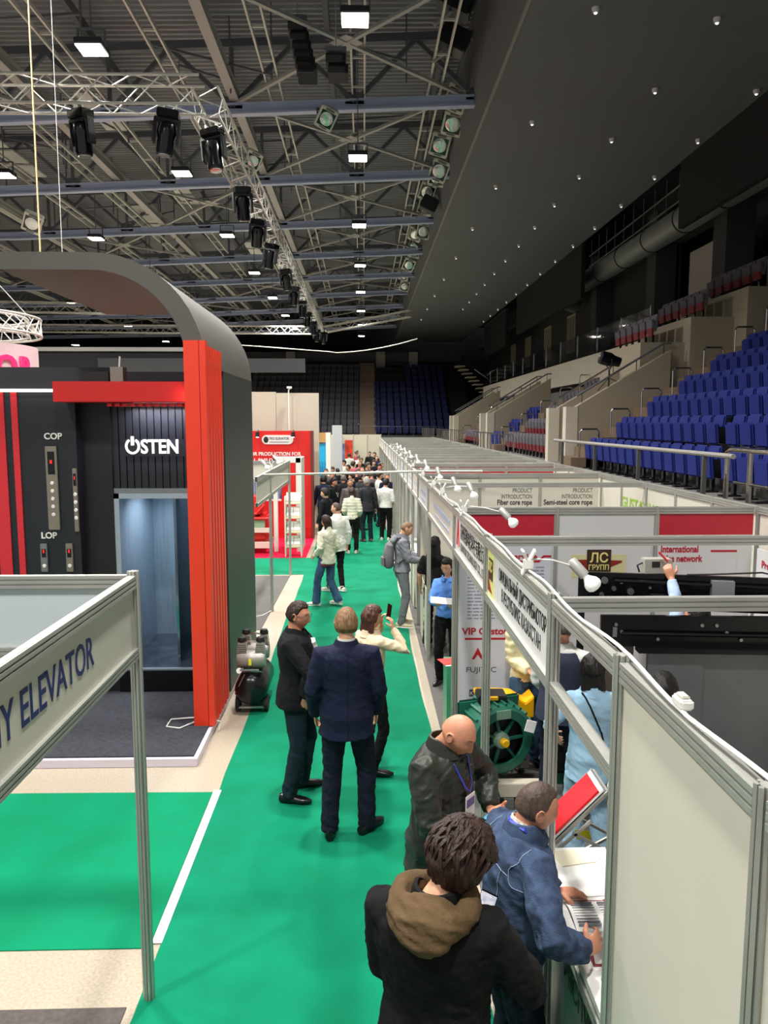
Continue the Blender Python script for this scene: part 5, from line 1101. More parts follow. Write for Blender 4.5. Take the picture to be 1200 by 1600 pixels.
def wrinkle(o, amp, sc_=(9, 9, 14), zones=None, seed=0.):
    me = o.data; co, no = getco(me); nz = mnoise.noise
    q = co * np.array(sc_); q[:, 2] += .35 * sc_[2] * co[:, 0] + .9 * np.sin(co[:, 1] * 9 + seed); q[:, 0] += seed
    w1 = np.array([nz(Vector(p)) for p in q]); w2 = np.array([nz(Vector(p)) for p in q * 2.3 + 7.])
    a = np.full(len(co), amp)
    for (zc, r_, g) in (zones or []): a += amp * g * np.exp(-(np.linalg.norm(co - np.array(zc), axis=1) / r_) ** 2)
    f = .65 * (1 - np.abs(w1) * 3.2) + .35 * (1 - np.abs(w2) * 3.2) - .3
    setco(me, co + no * (a * f)[:, None])
def ik(S, W, a, b, pole):
    S = Vector(S); W = Vector(W); d = W - S; L = min(d.length, (a + b) * .995); dn = d.normalized(); x = (a * a - b * b + L * L) / (2 * L); h = math.sqrt(max(0, a * a - x * x))
    p = Vector(pole); p = (p - dn * p.dot(dn)).normalized(); return S + dn * x + p * h, S + dn * L
def hand_geo(mb, W, d, n, side, curl, s, spread=1., thumb=.6):
    W = Vector(W); d = Vector(d).normalized(); n = Vector(n); n = (n - d * n.dot(d)).normalized(); t = d.cross(n) * side
    mb.tube([W - d * .03 * s, W, W + d * .03 * s, W + d * .07 * s, W + d * .094 * s], [.024 * s, .026 * s, .036 * s, .041 * s, .036 * s], 12, up=n, ry=[.021 * s, .018 * s, .015 * s, .014 * s, .011 * s])
    for i in range(4):
        off = (.030, .0105, -.010, -.0295)[i]; L = (.073, .080, .075, .059)[i] * s; r = (.0088, .009, .0086, .0076)[i] * s
        b = W + d * (.090 - .004 * abs(i - 1.2)) * s + t * off * s; dd = (d + t * (off * 2.4 * spread)).normalized(); pts = [b - d * .02 * s, b]; p = b; c = curl[i] if isinstance(curl, (list, tuple)) else curl; a = 0
        for k, (fr, g) in enumerate(((.44, .8), (.32, 1.1), (.24, .7))):
            a += c * g; q = (dd * math.cos(a) + n * math.sin(a)); p = p + q * L * fr; pts.append(p.copy())
        mb.tube(pts, [r, r, r * .98, r * .92, r * .6], 8)
    b = W + d * .028 * s + t * .030 * s; d1 = (t * .75 + d * .6 + n * thumb * .5).normalized(); d2 = (t * .25 + d * .8 + n * thumb).normalized()
    mb.tube([b - t * .015 * s, b + d1 * .035 * s, b + d1 * .035 * s + d2 * .03 * s, b + d1 * .035 * s + d2 * .055 * s], [.015 * s, .0125 * s, .0105 * s, .007 * s], 8)
TORSO = [(.86, .160, .115, -.005), (.95, .166, .118, -.01), (1.05, .148, .108, 0), (1.14, .145, .105, .005), (1.24, .160, .112, .005), (1.33, .176, .118, 0), (1.41, .176, .104, -.008), (1.455, .13, .08, -.012), (1.485, .075, .065, -.01)]
PN = [0]
def person(label, loc, heading, h=1.75, skin=None, hair=None, hair_m=None, top=None, trousers=None, shoes=None, arms=None, legs=None, head=(0, 0, 0), lean=(0, 0), fem=False, bulk=1., belly=0., q=1, lower=True, upper=True, glasses=False, group=None, hold=None, head_off=(0, 0, 0), eyes=True, z0=0.):
    """q: 0 far crowd, 1 middle, 2 near.  arms: {'R': (world wrist target or None, pole, hand dir, palm normal, curl)}"""
    s = h / 1.75; t = thing('person', label, 'person', (loc[0], loc[1], z0), -R(heading), group)
    MW = wm(t); MI = MW.inverted(); L = lambda p: MI @ Vector(p); LD = lambda p: MI.to_3x3() @ Vector(p)
    skin = skin or SK_f; PN[0] += 1; seed = PN[0] * 3.7
    vb = {0: .022, 1: .0085, 2: .0052}[q]; vc = {0: .026, 1: .015, 2: .0105}[q]; nt_ = {0: 8, 1: 12, 2: 16}[q]
    sw = .178 if not fem else .155; bw = bulk
    leanv = Vector((lean[0], lean[1], 0))
    def tp(z, y=0., x=0.): k = max(0., (z - .95) / .5); return Vector((x * s, y * s, z * s)) + leanv * k * k ** .2
    shp = {k: tp(1.415, -.01, sw * sg * (.5 + .5 * bw)) for k, sg in (('R', 1), ('L', -1))}
    arms = arms or {}
    J = {}
    for k, sg in (('R', 1), ('L', -1)):
        a = arms.get(k) or {}
        if a.get('w') is not None: W = L(a['w'])
        elif a.get('lw') is not None: W = Vector(a['lw']) * s
        else: W = tp(.86, .06, sg * (.265 + .03 * bw))
        pole = LD(a['pole']) if a.get('pole') is not None else Vector((sg * .22, -.9, -.25))
        E, W2 = ik(shp[k], W, .285 * s, .255 * s, pole)
        hd = LD(a['d']) if a.get('d') is not None else (W2 - E).normalized()
        n_ = LD(a['n']) if a.get('n') is not None else (Vector((-sg, 0, 0)) if abs(hd.z) > .5 else Vector((0, 0, -1)))
        J[k] = (shp[k], E, W2, hd, n_, a.get('curl', .35), a.get('hand', True), a.get('thumb', .6))
    legs = legs or {}
    hip = {}; 
    for k, sg in (('R', 1), ('L', -1)):
        a = legs.get(k); A = L((a[0], a[1], .085 + (a[3] if len(a) > 3 else 0))) if a else Vector((sg * .105 * s, -.01, .085 * s)); fd = LD((math.sin(R(a[2])), math.cos(R(a[2])), 0)) if a and len(a) > 2 and a[2] is not None else Vector((sg * .18, 1, 0)).normalized()
        Hp = Vector((sg * .09 * s, 0, .92 * s)); K, A2 = ik(Hp, A, .43 * s, .42 * s, fd + Vector((0, .3, 0))); hip[k] = (Hp, K, A2, fd)
    # head frame
    yaw, pit, rol = head
    neckb = tp(1.47, -.012); hc = tp(1.625, .012) + Vector(head_off) * s
    Rh = Matrix.Rotation(-R(yaw), 3, 'Z') @ Matrix.Rotation(-R(pit), 3, 'X') @ Matrix.Rotation(R(rol), 3, 'Y'); piv = tp(1.535, -.01) + Vector(head_off) * s
    hcp = piv + Rh @ (hc - piv)
    HM = Matrix.Translation(hcp) @ Rh.to_4x4() @ Matrix.Scale(s * (1.0 if not fem else .95), 4)
    nu, nv = {0: (16, 12), 1: (36, 30), 2: (64, 52)}[q]
    # ---------- body
    b = MB(); ds, fs = sphere_dirs(nu, nv); b.add([HM @ head_pt(d, fem) for d in ds], fs)
    for sg in (-1, 1):
        c = HM @ Vector((sg * .077, -.008, -.002)); 
        if q: 
            e = [HM @ Vector((sg * (.078 + .010 * (.6 + .4 * math.cos(a))), -.010 + .018 * math.sin(a) - .003 * math.cos(a), .002 + .030 * math.cos(a))) for a in [2 * math.pi * i / 14 for i in range(14)]]
            b.tube(e, .0052 * s, 6, closed=True); b.ell(c, (.009 * s, .017 * s, .024 * s), 10, 8, rot=Rh)
    nk = .056 if not fem else .046
    b.tube([neckb + Vector((0, 0, -.05 * s)), neckb, neckb.lerp(hcp + Rh @ Vector((0, -.02, -.05)) * s, .55), hcp + Rh @ Vector((0, -.022, -.045)) * s], [.075 * s, (nk + .012) * s, nk * s, nk * s], nt_)
    T = [r_ for r_ in TORSO]
    b.tube([tp(z, y) for z, hx, hy, y in T], [hx * s * bw * .9 * (.92 if fem else 1) for z, hx, hy, y in T], nt_, up=(0, 1, 0), ry=[hy * s * bw * .88 for z, hx, hy, y in T])
    for k in 'RL':
        S, E, W2, hd, n_, cu, hnd, th = J[k]
        b.tube([S + (tp(1.40) - S) * .35, S, S.lerp(E, .5), E, E.lerp(W2, .45), W2], [.05 * s, .052 * s, .046 * s, .038 * s, .038 * s, .026 * s], nt_)
        if hnd:
            if q == 0: b.tube([W2, W2 + hd * .05, W2 + hd * .14 * s], [.025, .035, .012], 6)
            else: hand_geo(b, W2, hd, n_, 1 if k == 'R' else -1, cu, s * (.93 if fem else 1.), thumb=th)
        Hp, K, A2, fd = hip[k]
        if lower: b.tube([Hp + Vector((0, 0, .04)), Hp.lerp(K, .5), K, K.lerp(A2, .35), A2, A2 - Vector((0, 0, .05))], [.066 * s, .055 * s, .040 * s, .036 * s, .032 * s, .032 * s], nt_)
    bo = b.build('body', skin, t, world=False); remesh(bo, vb, 2 if q else 1, .4)
    ca = bo.data.color_attributes.new('tint', 'FLOAT_COLOR', 'POINT'); HI = HM.inverted(); arr = np.ones((len(bo.data.vertices), 4), dtype=np.float32)
    for i, v in enumerate(bo.data.vertices):
        p = HI @ v.co
        if abs(p.z) < .15 and p.length < .16:
            f = 0
            if p.y > .03: 
                f = ss(.5, 1, gs(p.x, 0, .026) * gs(p.z, -.0635, .012) * 1.3); arr[i, :3] *= [1 - .12 * f, 1 - .38 * f, 1 - .3 * f]
                g = ss(.45, .8, gs(abs(p.x), .032, .017) * gs(p.z, .043 - .1 * abs(abs(p.x) - .03), .0055) * 1.15); arr[i, :3] *= 1 - .6 * g
                e = ss(.4, .8, gs(abs(p.x), .031, .012) * gs(p.z, .0215, .0042) * 1.1); arr[i, :3] *= 1 - (.65 if eyes else .4) * e  # dark of the eyes and socket shade painted into the skin tint
            if not fem and p.z < -.03 and p.y > -.02: st = .10 * ss(-.03, -.06, p.z); arr[i, :3] *= [1 - st, 1 - st, 1 - .7 * st]
    ca.data.foreach_set('color', arr.ravel())
    # ---------- hair
    if hair:
        hb = MB(); ds, fs = sphere_dirs(nu, nv); hm = hair_m or H_dk
        th, front, back, side = {'short': (.014, .70, -.42, .16), 'crop': (.006, .68, -.35, .12), 'thick': (.026, .54, -.5, .08), 'bob': (.024, .50, -.6, -.3), 'long': (.02, .56, -.6, -.3), 'fringe': (.022, .30, -.6, -.3), 'mop': (.036, .30, -.62, -.1), 'recede': (.008, .8, -.42, .05)}[hair]
        vv = []
        for d in ds:
            p = head_pt(d, fem); zn = d[2]; yn = d[1]
            zb = side + (front - side) * ss(.05, .42, yn) if yn > 0.05 else (back if yn < -.3 else back + (side - back) * ss(-.3, .05, yn))
            m = ss(zb - .07, zb + .07, zn); nz = mnoise.noise(Vector((d[0] * 6 + seed, d[1] * 6, d[2] * 3)))
            tt = th * (1 + .35 * nz) * m - .008 * (1 - m); n = Vector((d[0] / HA, d[1] / HB, d[2] / HC)).normalized(); vv.append(HM @ (p + n * tt + Vector((0, 0, .25 * th * m * max(0, zn)))))
        hb.add(vv, fs)
        if hair in ('long', 'bob'):
            Lh = .6 if hair == 'long' else .17; secs = []; tops = HM @ Vector((0, -.045, .03)); n = 8
            dn = Vector((0, -.12, -1)).normalized() if hair == 'long' else (Rh @ Vector((0, -.05, -1))).normalized()
            pts = [tops + dn * Lh * s * i / n for i in range(n + 1)]; hb.tube(pts, [((.088 if i < 4 else .088 - .008 * (i - 3) * -.2) if hair == 'bob' else .095 + .03 * math.sin(i * .4)) * s for i in range(n + 1)], 16, up=(0, 1, 0), ry=[(.055 - .002 * i) * s for i in range(n + 1)])
        o = hb.build('hair', hm, t, world=False)
        if q: 
            remesh(o, .009 if q == 1 else .005, 1, .3); me = o.data; co, no = getco(me); am = .0045 if hair not in ('crop', 'recede') else .0008; out_ = []
            for p in co:
                c = HI @ Vector(p); a = math.atan2(c.x, -c.y); out_.append(am * (mnoise.noise(Vector((a * 7 + c.z * 9, c.z * 12 + seed, 0))) + .8 * mnoise.noise(Vector((a * 26 + c.z * 20, c.z * 16, c.y * 12)))))
            setco(me, co + no * np.array(out_)[:, None])
        else: o.data.shade_smooth()
        if hair == 'mop':
            lb = MB(); rg = random.Random(11)
            for i in range(230):
                a = rg.uniform(0, 2 * math.pi); r0 = rg.uniform(.05, 1.0); z0_ = math.sqrt(max(0, 1 - (r0 * .85) ** 2)); c0 = Vector((math.sin(a) * r0 * .85, -math.cos(a) * r0 * .85 - .1, z0_)).normalized()
                sw_ = rg.uniform(-.5, .5); pts = []; 
                Ln = rg.uniform(.35, .6)
                for k in range(5):
                    u = k / 4; az = a + sw_ * u + .25; rr2 = r0 * .85 + Ln * u; th_ = min(2.0 if math.cos(az) > -.2 else 1.25, rr2 * 1.25)
                    dd = Vector((math.sin(az) * math.sin(th_), -math.cos(az) * math.sin(th_), math.cos(th_))); hp = head_pt(dd); pts.append(HM @ (hp + Vector((dd.x, dd.y, dd.z)) * (.033 + .014 * math.sin(math.pi * u) + rg.uniform(0, .006))))
                w0 = rg.uniform(.005, .010); lb.tube(pts, [w0 * .6 * s, w0 * s, w0 * s, w0 * .7 * s, .0015], 5)
            lb.build('hair_locks', hm, t, world=False, smooth=True)['kind'] = 'stuff'
    if eyes and q and (q == 2 or glasses):
        pass
    if glasses:
        g = MB()
        for sg in (-1, 1):
            g.tube([HM @ Vector((sg * .033 + .022 * math.cos(a), .100, .016 + .016 * math.sin(a))) for a in [2 * math.pi * i / 16 for i in range(16)]], .0024 * s, 5, closed=True); g.tube([HM @ Vector((sg * .055, .099, .02)), HM @ Vector((sg * .078, .05, .018)), HM @ Vector((sg * .083, -.005, .014))], .0022 * s, 5)
        g.tube([HM @ Vector((-.011, .102, .02)), HM @ Vector((0, .106, .022)), HM @ Vector((.011, .102, .02))], .0015 * s, 5); g.build('glasses', M_alud, t, world=False)
    # ---------- trousers
    if trousers and lower:
        kind, m, fit = trousers; b = MB()
        if kind == 'skirt':
            b.tube([tp(.98), tp(.9), Vector((0, .0, .7 * s)), Vector((0, 0, .52 * s))], [.145 * s, .17 * s, .18 * s, .165 * s], nt_ + 4, up=(0, 1, 0), ry=[.105 * s, .12 * s, .13 * s, .13 * s])
        else:
            b.tube([tp(1.02), tp(.95), tp(.88), Vector((0, 0, .80 * s))], [.148 * s * bw * fit, .163 * s * bw * fit, .165 * s * bw * fit, .12 * s * bw], nt_ + 2, up=(0, 1, 0), ry=[.112 * s * bw, .122 * s * bw, .12 * s * bw, .09 * s])
            for k in 'RL':
                Hp, K, A2, fd = hip[k]; ft = fit * (.5 + .5 * bw); r_ = {'slim': (.092, .078, .060, .056, .046), 'straight': (.096, .086, .070, .066, .062), 'wide': (.098, .092, .084, .085, .092)}[kind]
                b.tube([Hp + Vector((0, 0, .02)), Hp.lerp(K, .5), K, K.lerp(A2, .5), A2 + Vector((0, 0, .0)), A2 - Vector((0, 0, .03 * s))], [r_[0] * s * ft, r_[1] * s * ft, r_[2] * s * ft, r_[3] * s * ft, r_[4] * s * ft, r_[4] * s * ft], nt_)
        o = b.build('skirt' if kind == 'skirt' else 'trousers', m, t, world=False); remesh(o, vc, 2)
        if q: wrinkle(o, .0065, (10, 10, 12), [(tuple(hip['R'][1]), .12, .8), (tuple(hip['L'][1]), .12, .8), (tuple(hip['R'][2]), .12, 1.2), (tuple(hip['L'][2]), .12, 1.2)], seed)
    if shoes and lower:
        m = shoes[0] if isinstance(shoes, tuple) else shoes
        for k in 'RL':
            Hp, K, A2, fd = hip[k]; A = A2; b = MB(); g = A.z - .085 * s; n = 7; pts = []; rx = []; ry = []
            for i in range(n):
                u = i / (n - 1); pts.append(Vector((A.x, A.y, g + (.05 - .018 * u) * s)) + fd * (-.085 + .285 * u) * s); rx.append((.03, .038, .037, .043, .049, .042, .018)[i] * s); ry.append((.035, .048, .045, .036, .032, .028, .014)[i] * s)
            b.tube(pts, rx, 12, up=(0, 0, 1), ry=ry); b.tube([A + Vector((0, 0, .03 * s)), A - Vector((0, 0, .03 * s))], .042 * s, 10)
            me_z = g + .004 * s; b.v = [(x, y, max(z, me_z)) for x, y, z in b.v]
            o = b.build('shoe', m, t, world=False, smooth=True)
            if isinstance(shoes, tuple): b = MB(); b.tube([p - Vector((0, 0, .03 * s)) for p in pts], [r_ * 1.06 for r_ in rx], 12, up=(0, 0, 1), ry=[.016 * s] * n); b.v = [(x, y, max(z, g + .001)) for x, y, z in b.v]; b.build('sole', shoes[1], o, world=False, smooth=True)
    # ---------- top
    if top:
        kind, m, zb, fit = top[:4]; sl = top[4] if len(top) > 4 else 1.
        b = MB(); f = fit * bw; secs = [(zb, .165, .125, 0)] + [r_ for r_ in TORSO if r_[0] > zb + .03]
        if kind in ('suit', 'jacket', 'coat'): secs[0] = (zb, .178, .135, 0)
        bel = lambda z: belly * gs(z, 1.06, .14)
        fm = .93 if fem else 1.
        b.tube([tp(z, y + bel(z) * .5) for z, hx, hy, y in secs], [(hx * f * fm + .012 + .2 * bel(z)) * s for z, hx, hy, y in secs], nt_ + 8, up=(0, 1, 0), ry=[(hy * f + .012 + bel(z) * .5) * s for z, hx, hy, y in secs])
        for k in 'RL':
            S, E, W2, hd, n_, cu, hnd, th = J[k]; rr_ = {'suit': (.072, .066, .060, .056, .048), 'jacket': (.078, .074, .068, .064, .050), 'coat': (.078, .072, .066, .062, .055), 'shirt': (.066, .060, .052, .048, .036), 'tee': (.068, .068, .062, .05, .05), 'puffer': (.088, .086, .08, .072, .052), 'vest': (.07, .05, .04, .04, .04)}[kind]
            rr_ = [r_ * s * (.35 + .65 * fit) * (.9 if fem else 1) for r_ in rr_]; end = E.lerp(W2, max(0., min(1., sl * 2 - 1))) if sl > .5 else S.lerp(E, sl * 2)
            if kind == 'vest': continue
            c0 = S + (tp(1.41) - S) * .4
            if sl >= .9: b.tube([c0, S, S.lerp(E, .5), E, E.lerp(W2, .5), W2 + (E - W2).normalized() * .005], [rr_[0] * .9, rr_[0], rr_[1], rr_[2], rr_[3], rr_[4]], nt_)
            elif sl > .5: b.tube([c0, S, S.lerp(E, .5), E, end], [rr_[0] * .9, rr_[0], rr_[1], rr_[2], rr_[3]], nt_)
            else: b.tube([c0, S, end], [rr_[0] * .9, rr_[0], rr_[1] * 1.05], nt_)
        o = b.build({'suit': 'suit_jacket', 'jacket': 'jacket', 'coat': 'coat', 'shirt': 'shirt', 'tee': 't_shirt', 'puffer': 'padded_jacket', 'vest': 'vest'}[kind], m, t, world=False); remesh(o, vc, 2 if kind != 'suit' else 4)
        if q: wrinkle(o, {'suit': .0045, 'jacket': .009, 'coat': .007, 'shirt': .006, 'tee': .005, 'puffer': .004, 'vest': .003}[kind], (9, 9, 14), [(tuple(J['R'][1]), .1, 1.4), (tuple(J['L'][1]), .1, 1.4), (tuple(J['R'][2]), .08, 1.), (tuple(tp(1.0)), .2, .4)], seed)
        if kind == 'puffer':
            co, no = getco(o.data); setco(o.data, co + no * (.010 * (np.abs(np.sin(co[:, 2] * math.pi / .075)) - .5))[:, None])
        # collar
        cm = top[5] if len(top) > 5 else m
        cb = MB(); n = 22; R1, R2 = (.078, .066); vs_ = []; ch = {'jacket': .028, 'coat': .02, 'puffer': .03, 'suit': .006}.get(kind, 0)
        for i in range(n + 1):
            a = -math.pi * .92 + 2 * math.pi * .92 * i / n; x = math.sin(a); y = -math.cos(a)
            for rr2, zz in ((R1, 1.462), (R2, 1.515 + ch - (.02 + ch) * ss(0, 1, y)), (R2 + .012, 1.513 + ch - (.02 + ch) * ss(0, 1, y)), (R1 + .03, 1.448)): vs_.append(tp(zz, y * rr2 * 1.0 - .008 + .012 * (1 + y), x * rr2 * (.5 + .5 * bw)))
        fs = []
        for i in range(n):
            for j in range(4): a0 = i * 4 + j; a1 = i * 4 + (j + 1) % 4; fs.append((a0, a1, a1 + 4, a0 + 4))
        fs += [(0, 1, 2, 3), (4 * n + 3, 4 * n + 2, 4 * n + 1, 4 * n)]
        if kind not in ('tee',) and q: cb.add(vs_, fs); cb.build('collar', cm, t, world=False, smooth=True)
    info = dict(t=t, J=J, HM=HM, tp=tp, s=s, MW=MW, L=L, LD=LD, hip=hip, Rh=Rh)
    return info
def kid(P, name):
    for c in P['t'].children:
        if c.name.split('.')[0] == name: return c
def drape(P, name, lines, r, m, on_, off=.002, flat=None, n=14):
    """thin strips laid on the surface of a garment, following it"""
    from mathutils.bvhtree import BVHTree
    me = kid(P, on_).data; bv = BVHTree.FromPolygons([v.co for v in me.vertices], [p.vertices for p in me.polygons]); b = MB()
    for ln in lines:
        ln = [Vector(p) for p in ln]; pts = []
        for a, c in zip(ln[:-1], ln[1:]):
            k = max(2, int((c - a).length / .02))
            for i in range(k): pts.append(a.lerp(c, i / k))
        pts.append(ln[-1]); o_ = []
        for p in pts:
            q = bv.find_nearest(p); o_.append(q[0] + q[1] * off)
        b.tube(o_, r, 6, ry=flat if flat else r)
    o = b.build(name, m, P['t'], world=False, smooth=True); o['kind'] = 'stuff' if len(lines) > 2 else 'thing'
    return o
def worldpt(P, p): return P['MW'] @ Vector(p)
def front_v(P, m, ytop=.104, w_=.055, zt=1.47, zb=1.12, dy=.0, name='shirt_front'):
    """shirt showing in the opening of a jacket"""
    tp = P['tp']; b = MB(); q = []
    for z, ww, yy in ((zt, w_, .066), (1.40, w_ * .95, .106), (1.3, w_ * .7, .129), (1.2, w_ * .4, .134), (zb, .008, .134)):
        for x in (-ww, 0, ww): q.append(tp(z, yy + dy + (.006 if x == 0 else 0), x))
    fs = []
    for i in range(4):
        for j in range(2): a = i * 3 + j; fs.append((a, a + 1, a + 4, a + 3))
    n = len(q); back = [v - Vector((0, .025, 0)) for v in q]; b.add(q + back, fs + [tuple(n + i for i in f[::-1]) for f in fs]); return b.build(name, m, P['t'], world=False, smooth=True)
def lanyard(P, m, card=True, zc=1.12, dy=0., badge_m=None):
    tp = P['tp']; b = MB()
    b.tube([tp(1.47, -.075, .01), tp(1.475, -.02, .075), tp(1.43, .08 + dy, .07), tp(1.3, .142 + dy, .035), tp(zc + .08, .15 + dy, .0)], .006, 5, ry=.002); b.tube([tp(1.47, -.075, -.01), tp(1.475, -.02, -.075), tp(1.43, .08 + dy, -.07), tp(1.3, .142 + dy, -.035), tp(zc + .08, .15 + dy, 0)], .006, 5, ry=.002)
    o = b.build('lanyard', m, P['t'], world=False)
    if card:
        c = tp(zc, .156 + dy, 0); o2 = MB().cbox(c, (.095, .004, .13)).build('badge', badge_m or M_paper, P['t'], world=False)
        MB().cbox(c + Vector((0, .003, .022)), (.08, .002, .045)).build('badge_print', mat('violet_print', '#5a5a92', .5), o2, world=False)
def phone(P, c, d, up_, m_screen=None, name='smartphone', lab='dark smartphone', size=(.075, .155, .009), world=True):
    """flat phone: centre c, screen normal d, long axis up_ (world)"""
    d = Vector(d).normalized(); u = Vector(up_); u = (u - d * u.dot(d)).normalized(); x = u.cross(d); M = Matrix((( *x, 0), (*u, 0), (*d, 0), (0, 0, 0, 1))).transposed(); M.translation = Vector(c)
    tt = thing(name, lab, 'phone', tuple(c)); b = MB(); b.M = M; b.box(-size[0] / 2, size[0] / 2, -size[1] / 2, size[1] / 2, -size[2] / 2, size[2] / 2); b.build('case', M_blackg, tt, bevel=.003)
    b = MB(); b.M = M; b.box(-size[0] / 2 + .003, size[0] / 2 - .003, -size[1] / 2 + .006, size[1] / 2 - .006, size[2] / 2, size[2] / 2 + .0008); b.build('screen', m_screen or mat('screen_dark', '#0a0a0c', .1), tt); return tt
C_black = cloth('black_cotton', '#0c0c0d', .9, .3, 80); C_navy = cloth('navy_wool', '#141a33', .8, .2, 150, .06); C_navyt = cloth('navy_trouser_wool', '#0f1425', .85, .2, 150, .06)
C_blk2 = cloth('black_wool', '#101015', .8, .2, 150, .06); C_teal = cloth('dark_teal_denim', '#10242c', .9, .3, 200); C_cream = cloth('cream_cloth', '#d9d4c0', .85, .2, 80, .05); C_grey = cloth('grey_jersey', '#80828a', .95, .3, 120, .1)
C_greyd = cloth('grey_jersey_trousers', '#6b6e72', .95, .3, 120, .1); C_denim = cloth('blue_denim', '#29344a', .95, .5, 220, .25, 14, col2='#485a78', detail=6); C_jeans = cloth('jeans_blue', '#3a5574', .9, .4, 200, .2, 9); C_olive = cloth('dark_olive_nylon', '#2c302a', .42, .3, 40, .12)
C_khaki = cloth('khaki_fleece', '#57452f', .95, .4, 70, .1); C_lblue = cloth('light_blue_suiting', '#9fc3dd', .8, .15, 120, .04); C_white = cloth('white_cotton', '#dedcd6', .85, .2, 100, .04); C_blue = cloth('bright_blue_cotton', '#5f8fd8', .8, .2, 100, .05)
C_char = cloth('charcoal_cloth', '#2f3036', .85, .2, 100, .08); C_grys = cloth('grey_check_suit', '#5d5654', .85, .3, 160, .15, 40); C_brown = cloth('grey_brown_cloth', '#6f6560', .85, .3, 90, .1)
S_black = mat('black_leather', '#0f0e10', .28); S_white = mat('white_sneaker', '#d9d2c4', .6); S_tan = (mat('cream_suede', '#cdbf9f', .8), M_white); S_bw = (mat('black_sneaker', '#18181b', .6), mat('black_sole', '#101010', .7))
M_lany = mat('blue_lanyard', '#2c3fb0', .5)
# ---- 1 dark-haired man with the khaki hood (nearest)
P = person('dark-haired person seen from behind in black jacket with khaki hood, holding phone', (.27, 2.68), 22, 1.83, SK_f, 'mop', H_br, ('jacket', C_black, .80, 1.10), ('straight', C_black, 1.), S_bw,
           arms={'R': dict(w=(.54, 2.88, 1.15), pole=(.7, -.3, -.8), d=(-.12, .25, .35), n=(-.5, .55, -.1), curl=.7), 'L': dict(w=(.31, 2.96, 1.12), pole=(-.8, -.2, -.6), d=(.6, .1, .35), n=(.1, .3, .6), curl=.5)}, head=(22, 22, 6), q=2, bulk=1.15, head_off=(.03, .03, -.012), eyes=False)
tp = P['tp']; s = P['s']
# hood lying on the back
b = MB(); n = 28
pts = []; rr_ = []; ry_ = []
for i in range(n):
    a = 2 * math.pi * i / n; x = math.sin(a); y = -math.cos(a)
    pts.append(tp(1.50 - .045 * max(0, -y) + .0 * y + .012 * math.sin(3 * a), y * .115 - .02 - .02 * max(0, -y), x * .125)); rr_.append((.040 + .016 * max(0, -y) + .004 * math.sin(5 * a)) * s)
b.tube(pts, rr_, 14, closed=True); b.tube([tp(1.52, -.07), tp(1.47, -.15), tp(1.42, -.175), tp(1.385, -.17)], [.10 * s, .115 * s, .09 * s, .04 * s], 18, up=(0, 1, 0), ry=[.05 * s, .06 * s, .045 * s, .02 * s])
o = b.build('hood', C_khaki, P['t'], world=False); remesh(o, .009, 4); wrinkle(o, .007, (8, 8, 26), None, 2.2)
scr = mat('photo_screen', '#6f7f96', .2, col2='#d8c4c0', vscale=34, emit=(.5, .55, .65), estr=.35)
phone(P, (.50, 2.99, 1.285), (-.35, -.75, .45), (.30, .2, .9), scr, lab='smartphone showing a photo, held by the khaki-hooded person')
# ---- 2 bald man in quilted olive jacket
P = person('bald man in dark quilted jacket with badge, looking down at his phone', (.42, 4.14), 128, 1.79, SK_r, None, None, ('jacket', C_olive, .80, 1.12), ('straight', C_char, 1.), S_black,
           arms={'R': dict(w=(.60, 3.90, 1.12), pole=(-.5, -.5, -.7), d=(.75, .12, .12), n=(.0, .25, .9), curl=.45), 'L': dict(w=(.72, 4.14, 1.13), pole=(.5, .6, -.5), d=(.2, -.75, .15), n=(-.2, -.1, .9), curl=.5)}, head=(-4, 32, 0), q=2, bulk=1.1, belly=.05, head_off=(0, .02, -.03), eyes=False, lean=(0, .03))
drape(P, 'shirt_front', [[P['tp'](1.46, .2, 0), P['tp'](1.3, .3, 0), P['tp'](1.0, .3, 0)]], .05, mat('dark_navy_tee', '#0d1020', .8), 'jacket', .0005, .004)
lanyard(P, M_lany, zc=1.19, dy=.035)
phone(P, (.72, 3.98, 1.165), (-.3, .15, .9), (.6, -.5, 0), mat('screen_blue', '#3f8fb5', .2, emit=(.15, .45, .6), estr=.4), lab='phone with blue screen held by the bald man')
# ---- 3 man in denim jacket at the counter
P = person('man in blue denim jacket with cropped hair leafing through a catalogue', (.66, 3.27), 76, 1.74, SK_r, 'crop', H_st, ('jacket', C_denim, .90, 1.08), ('straight', C_navyt, 1.), S_black,
           arms={'R': dict(w=(.93, 3.00, 1.09), pole=(-.1, -.9, -.55), d=(.75, .45, .12), n=(-.3, .6, -.3), curl=.6), 'L': dict(w=(.93, 3.48, 1.045), pole=(-.1, .9, -.4), d=(.9, .1, -.05), n=(0, 0, -1), curl=.22)}, head=(6, 16, 4), q=2, bulk=1.1, head_off=(0, .0, -.02), lean=(0, .06), eyes=True)
tp = P['tp']; b = MB(); b.tube([tp(1.545, -.075, .0), tp(1.535, -.04, .075), tp(1.45, .07, .085), tp(1.30, .14, .05)], .013, 6, ry=.004); b.tube([tp(1.545, -.075, .0), tp(1.535, -.04, -.075), tp(1.45, .07, -.085), tp(1.30, .14, -.05)], .010, 6, ry=.003); b.build('lanyard', M_lany, P['t'], world=False)
L_ = []
for sg in (1, -1):
    L_ += [[tp(1.38, -.14, 0), tp(1.375, -.14, sg * .07), tp(1.37, -.13, sg * .14)], [tp(1.37, -.14, sg * .09), tp(1.15, -.14, sg * .07), tp(.95, -.14, sg * .06)], [tp(1.47, -.03, sg * .155), tp(1.42, -.16, sg * .17), tp(1.34, -.15, sg * .185), tp(1.30, 0, sg * .2)], [tp(1.36, .2, sg * .03), tp(1.33, .2, sg * .17)]]
